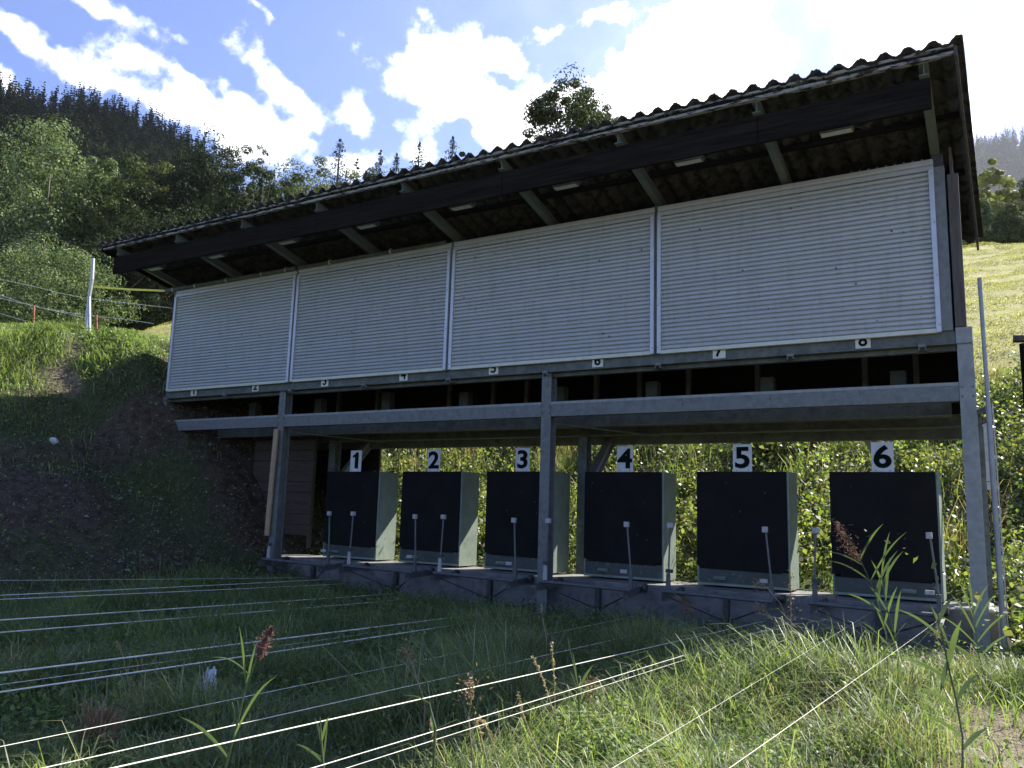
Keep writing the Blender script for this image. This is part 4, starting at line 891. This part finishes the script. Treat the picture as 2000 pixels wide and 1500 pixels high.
blades(scatter(9000, 1, 15, 1.8, 7.5, clump=.1), .45, .0035, .5, M['grass_blade'], 'slope_grass', 'grass stems among the brambles')
# leaf litter and small weeds on the shaded bank
leafmat('litter', [(.07,.055,.035), (.13,.11,.08), (.05,.06,.03), (.18,.165,.13), (.045,.035,.025)], .1, .7, 3)
LT = scatter(26000, -2.2, 3.2, -4.6, 1.2, clump=.13); LT[:, 2] += rng.uniform(0, .05, len(LT))
V, Fq = quads(LT, .017, np.tile([0, 0, 1.], (len(LT), 1)), .8, .9); tag(npmesh('leaf_litter', V, Fq, M['litter']), 'dead leaves and crumbs of earth on the shaded bank', 'litter', kind='stuff')
WP = np.concatenate([G(620, 9.4, 11.9, -5.2, -2.5, clump=.12), G(160, 6.5, 10, -6, -1.8, clump=.15)])
CW, SW = shoots(WP, 24, .62); CW[:, :2] = np.tile(WP[:, :2], (24, 1))+(CW[:, :2]-np.tile(WP[:, :2], (24, 1)))*.6
blades(WP, .42, .002, .25, M['weed_leaf'], 'weed_stems', 'green stems of the foreground weeds', cat='stems'); V, Fq = quads(CW, SW*.42, np.tile([0, -.1, .8], (len(CW), 1)), 1.1, .55)
tag(npmesh('leafy_weeds', V, Fq, M['weed_leaf']), 'leafy weeds standing up out of the foreground grass', 'weeds', kind='stuff')
blades(G(8000, 9.0, 12.3, -5.6, -2.3, clump=.09), .44, .0030, .9, M['grass_blade'], 'arching_grass', 'long arching blades over the sunlit grass', lean=(-.3, -.1, 0))
# stones of the scree
P = scatter(6500, -1.6, 2.9, -4.2, .9, keep=lambda x, y: rng.uniform(size=len(x)) < soilness(x, y)); P = np.concatenate([P, scatter(500, 12.0, 13.6, -3.9, -.8, keep=lambda x, y: rng.uniform(size=len(x)) < soilness(x, y))])
oc = np.array([(1,0,0),(-1,0,0),(0,1,0),(0,-1,0),(0,0,1),(0,0,-1.)]); of = np.array([(0,2,4),(2,1,4),(1,3,4),(3,0,4),(2,0,5),(1,2,5),(3,1,5),(0,3,5)])
n = len(P); sz = rng.gamma(.9, .008, n)[:, None, None]+.004; V = P[:, None, :]+np.array([0, 0, .01])+oc[None]*rng.uniform(.5, 1.2, (n, 6, 1))*np.array([1.2, 1, .6])*sz
tag(npmesh('scree', V.reshape(-1, 3), (np.arange(n)[:, None, None]*6+of[None]).reshape(-1, 3), M['stone']), 'small loose stones scattered on bare soil', 'stones', kind='stuff')

# ---- reeds, stalks and seed heads, one by one
def reed(name_label, pts, y, leaves, plume=None, depth=None):
    """pts: stem from foot to tip as photograph points on the plane y; leaves: (t along stem, dx, dy in pixels, width m)"""
    P = [at(px, py, y=y) for px, py in pts]; g = random.Random(int(pts[0][0]))
    t = empty('reed', tuple(P[0]), name_label, 'reed', 'tall reeds in the foreground')
    base = P[0]-np.array([0, 0, .25]); MB().tube([base]+P, [.0045]*2+[.0035]*(len(P)-2)+[.0015], 6).build('stem', M['reed_leaf'], t)
    px = np.array([p[0] for p in pts], float); py = np.array([p[1] for p in pts], float); tt = np.linspace(0, 1, len(pts))
    sc = (y-CAM[1])/(ray(px[0], py[0])[1])/FPX
    for (s, dx, dy, w) in leaves:
        x0, y0 = np.interp(s, tt, px), np.interp(s, tt, py); a = at(x0, y0, y=y); b = at(x0+dx, y0+dy, y=y+g.uniform(-.12, .12)); m = MB(); n = 7; vs = []
        dr = Vector(b-a); sd = dr.cross(Vector((g.uniform(-.2, .2), 1, g.uniform(-.4, .4)))).normalized()
        for i in range(n+1):
            f = i/n; c = Vector(a)+dr*f+Vector((0, 0, .06*dr.length*math.sin(math.pi*f)))-Vector((0, 0, .10*dr.length*f*f)); ww = w*(.8 if y > -6 else .55)*(math.sin(math.pi*min(1, f*.85+.12))**.7)*(1-f**4)+.0004
            vs += [c-sd*ww, c+Vector((0, .25*ww, 0)), c+sd*ww]
        m.add(vs, [q for i in range(n) for q in ((i*3, i*3+1, i*3+4, i*3+3), (i*3+1, i*3+2, i*3+5, i*3+4))]); m.build('leaf', M['reed_leaf'], t, smooth=True)
    if plume:
        (x0, y0), (x1, y1), wd = plume; a, b = at(x0, y0, y=y), at(x1, y1, y=y); n = 420
        s = rng.uniform(0, 1, n); c = a+(b-a)*s[:, None]; wid = wd*sc*np.sin(np.pi*np.clip(s*.9+.08, 0, 1))
        off = rng.normal(0, 1, (n, 3))*wid[:, None]*.45+np.array([0, 0, -.4])*wid[:, None]*rng.uniform(0, 1, (n, 1)); off[:, 0] -= wid*.3
        V, Fq = quads(c+off, .0085, (b-a)[None]*np.ones((n, 1)), .45, 1.0); tag(npmesh('plume', V, Fq, M['plume'], t), kind='stuff')
        m = MB()
        for i in range(26):
            f = i/26; c0 = a+(b-a)*f; m.tube([c0, c0+(b-a)*.10+np.array([-wd*sc*.8*g.uniform(.3, 1), g.uniform(-.01, .01), -wd*sc*g.uniform(0, .6)])], .0009, 4)
        tag(m.build('plume_branch', M['seed_brown'], t), kind='stuff')
    return t
reed('big reed with a drooping purple plume in front of box six', [(1745,1300),(1725,1210),(1700,1135),(1668,1070),(1640,1022)], -2.2,
     [(.10,-60,-60,.010),(.22,25,-85,.011),(.3,-75,-45,.009),(.42,45,-95,.012),(.5,-85,-50,.008),(.5,70,-110,.009),(.62,-80,-35,.007),(.66,45,-80,.010),(.36,10,-70,.013),(.18,-30,-70,.009)], ((1680,1090),(1634,1018),20))
reed('second stem beside the purple plumed reed, leafy without a plume', [(1762,1310),(1748,1240),(1730,1180),(1722,1120)], -2.25,
     [(.2,-35,-75,.010),(.35,12,-95,.012),(.55,-45,-70,.010),(.7,8,-95,.013),(.85,-25,-60,.010),(1,15,-90,.009),(.9,40,-70,.010)])
reed('small plumed reed in front of the gap between boxes four and five', [(1415,1370),(1395,1300),(1370,1240),(1352,1200),(1338,1165)], -3.0,
     [(.30,-140,-2,.006),(.5,-75,-45,.011),(.75,-40,-50,.011),(.15,60,-60,.007),(.2,-95,-55,.007)], ((1356,1205),(1334,1163),15))
reed('upright leafy reed just right of the small plumed one', [(1440,1380),(1428,1310),(1420,1255)], -2.9, [(.2,-25,-80,.010),(.4,22,-80,.008),(.6,-35,-70,.010),(.8,4,-90,.009),(1,-12,-80,.008),(.1,70,-75,.008)])
reed('pale reed with a feathery brown tip at the lower left', [(440,1500),(462,1420),(478,1350),(500,1290),(520,1250),(565,1180)], -6.9,
     [(.15,85,-145,.009),(.42,-12,-135,.009),(.42,22,-100,.010),(.5,-75,-50,.004),(.05,-95,-95,.011),(.2,-10,-60,.005)], ((505,1285),(532,1225),14))
reed('short pale reed at the bottom edge left of centre', [(632,1500),(628,1450),(625,1400)], -6.9, [(.1,-55,-45,.008),(.4,-15,-70,.009),(.5,15,-60,.009),(.1,10,-95,.007),(.2,-50,-20,.005)])
reed('slender drooping reed leaf by the seed stalk in the middle', [(850,1420),(842,1390),(838,1370)], -6.7, [(.6,5,45,.009),(.9,-50,-22,.003)])
reed('tall leaning reed at the lower right, in front of the path', [(2085-205,1500),(1880,1440),(1868,1370),(1852,1300),(1838,1230),(1815,1180)], -5.6,
     [(.12,50,-50,.010),(.2,-75,-50,.009),(.35,-85,-55,.009),(.4,40,-60,.010),(.5,-95,-60,.008),(.6,25,-100,.012),(.62,-15,60,.010),(.75,-95,-70,.006),(.85,30,-60,.008),(.98,40,80,.006)])
reed('bushy reed top in front of the base of the end post', [(1925,1330),(1912,1280),(1905,1230),(1900,1190)], -2.0,
     [(.2,-80,-60,.009),(.3,60,-55,.009),(.45,-85,-75,.008),(.5,65,-70,.008),(.6,-50,-90,.009),(.7,45,-80,.008),(.85,-30,-80,.008),(.9,30,-70,.008),(1,-10,-80,.008),(.15,-120,-90,.006)])
reed('green reed shoot in the middle foreground by the straw stems', [(1140,1480),(1132,1400),(1128,1340),(1108,1245)], -5.2, [(.5,-12,-110,.008),(.6,30,-60,.008),(.35,-80,-90,.008),(.2,25,-80,.006)])
def stalk(lab, pts, y, kind='straw', head=.35):
    P = [at(px, py, y=y) for px, py in pts]; name = 'seed_stalk'; t = empty(name, tuple(P[0]), lab, 'stalk', 'dry seed stalks in the grass')
    MB().tube([P[0]-np.array([0, 0, .3])]+P, .0019 if kind == 'straw' else .0034, 5).build('stem', M['dry_straw' if kind == 'straw' else 'seed_brown'], t)
    C = []; L_ = len(P)
    Q = np.array(P); s = np.linspace(0, 1, L_)
    n = 60 if kind == 'straw' else 110
    u = 1-rng.uniform(0, head, n); c = np.stack([np.interp(u, s, Q[:, j]) for j in range(3)], 1)
    if kind == 'dock': c += rng.normal(0, .016, (n, 3)) ; c += (rng.integers(0, 4, n)[:, None] == 0)*rng.normal(0, .03, (n, 3))
    else: c += rng.normal(0, .0042, (n, 3))
    V, Fq = quads(c, .007 if kind == 'straw' else .0095, None, .8); tag(npmesh('seed_head', V, Fq, M['dry_straw' if kind == 'straw' else 'seed_brown'], t), kind='stuff')
STALKS = [
 ('brown dock stalk with clustered seeds before the right end of box five', [(1555,1400),(1552,1300),(1545,1220),(1543,1110)], -2.8, 'dock', .45),
 ('bent dock stem with two knobs crossing the wall below box five', [(1548,1290),(1520,1225),(1497,1195),(1475,1185)], -2.8, 'dock', .3),
 ('thin dock stem with pale knobs left of the box five trolley rod', [(1560,1270),(1525,1180),(1500,1150),(1475,1140)], -2.75, 'dock', .2),
 ('grey seed head on a crooked stem in the middle of the grass', [(925,1500),(915,1400),(920,1375),(917,1330)], -6.0, 'dock', .25),
 ('golden straw stem, tallest in the middle foreground', [(1090,1480),(1085,1400),(1082,1320),(1077,1255)], -5.3, 'straw', .5),
 ('golden straw stem leaning left beside the tallest one', [(1110,1490),(1085,1400),(1062,1330),(1040,1280)], -5.3, 'straw', .5),
 ('straw stem with a thick ear at the centre bottom', [(1060,1490),(1035,1430),(1020,1390),(1012,1355)], -5.6, 'straw', .5),
 ('straw stem curving left below the cables at the centre', [(975,1500),(962,1450),(950,1420),(935,1400)], -5.9, 'straw', .5),
 ('straw stem left of the curving one at the centre bottom', [(955,1500),(945,1460),(938,1430),(930,1405)], -6.0, 'straw', .4),
 ('pale straw ear drooping over the sunlit grass at centre right', [(1320,1480),(1300,1440),(1275,1415),(1245,1420)], -4.9, 'straw', .7),
 ('dark seed stalk above the sunlit grass at the centre', [(1155,1460),(1150,1400),(1150,1360),(1153,1330)], -5.0, 'dock', .35),
 ('thin straw stem standing in front of the middle post', [(1068,1250),(1062,1220),(1058,1195),(1057,1180)], -3.4, 'straw', .3),
 ('faint reddish stalk in the shade left of centre', [(830,1370),(815,1330),(805,1300),(790,1265)], -5.5, 'dock', .3),
 ('thin stem with a pale tip at the left, crossing the cables', [(258,1380),(250,1330),(240,1280),(228,1252)], -5.5, 'straw', .2),
 ('straw ear at the far bottom, left of the grey seed head', [(870,1490),(855,1460),(848,1440),(840,1405)], -6.1, 'straw', .5),
 ('small straw stem before the wall under box six', [(1850,1290),(1838,1262),(1828,1245),(1835,1230)], -1.6, 'dock', .3),
]
for s in STALKS: stalk(*s)
# orange-brown grass tuft at the lower left
p = on_ground(190, 1490, 2.); Pt = np.stack([p[0]+rng.normal(0, .035, 500), p[1]+rng.normal(0, .035, 500), np.full(500, p[2]-.0)], 1)
blades(Pt, .52, .0026, .38, M['seed_brown'], 'rusty_tuft', 'rust brown grass tuft at the lower left')
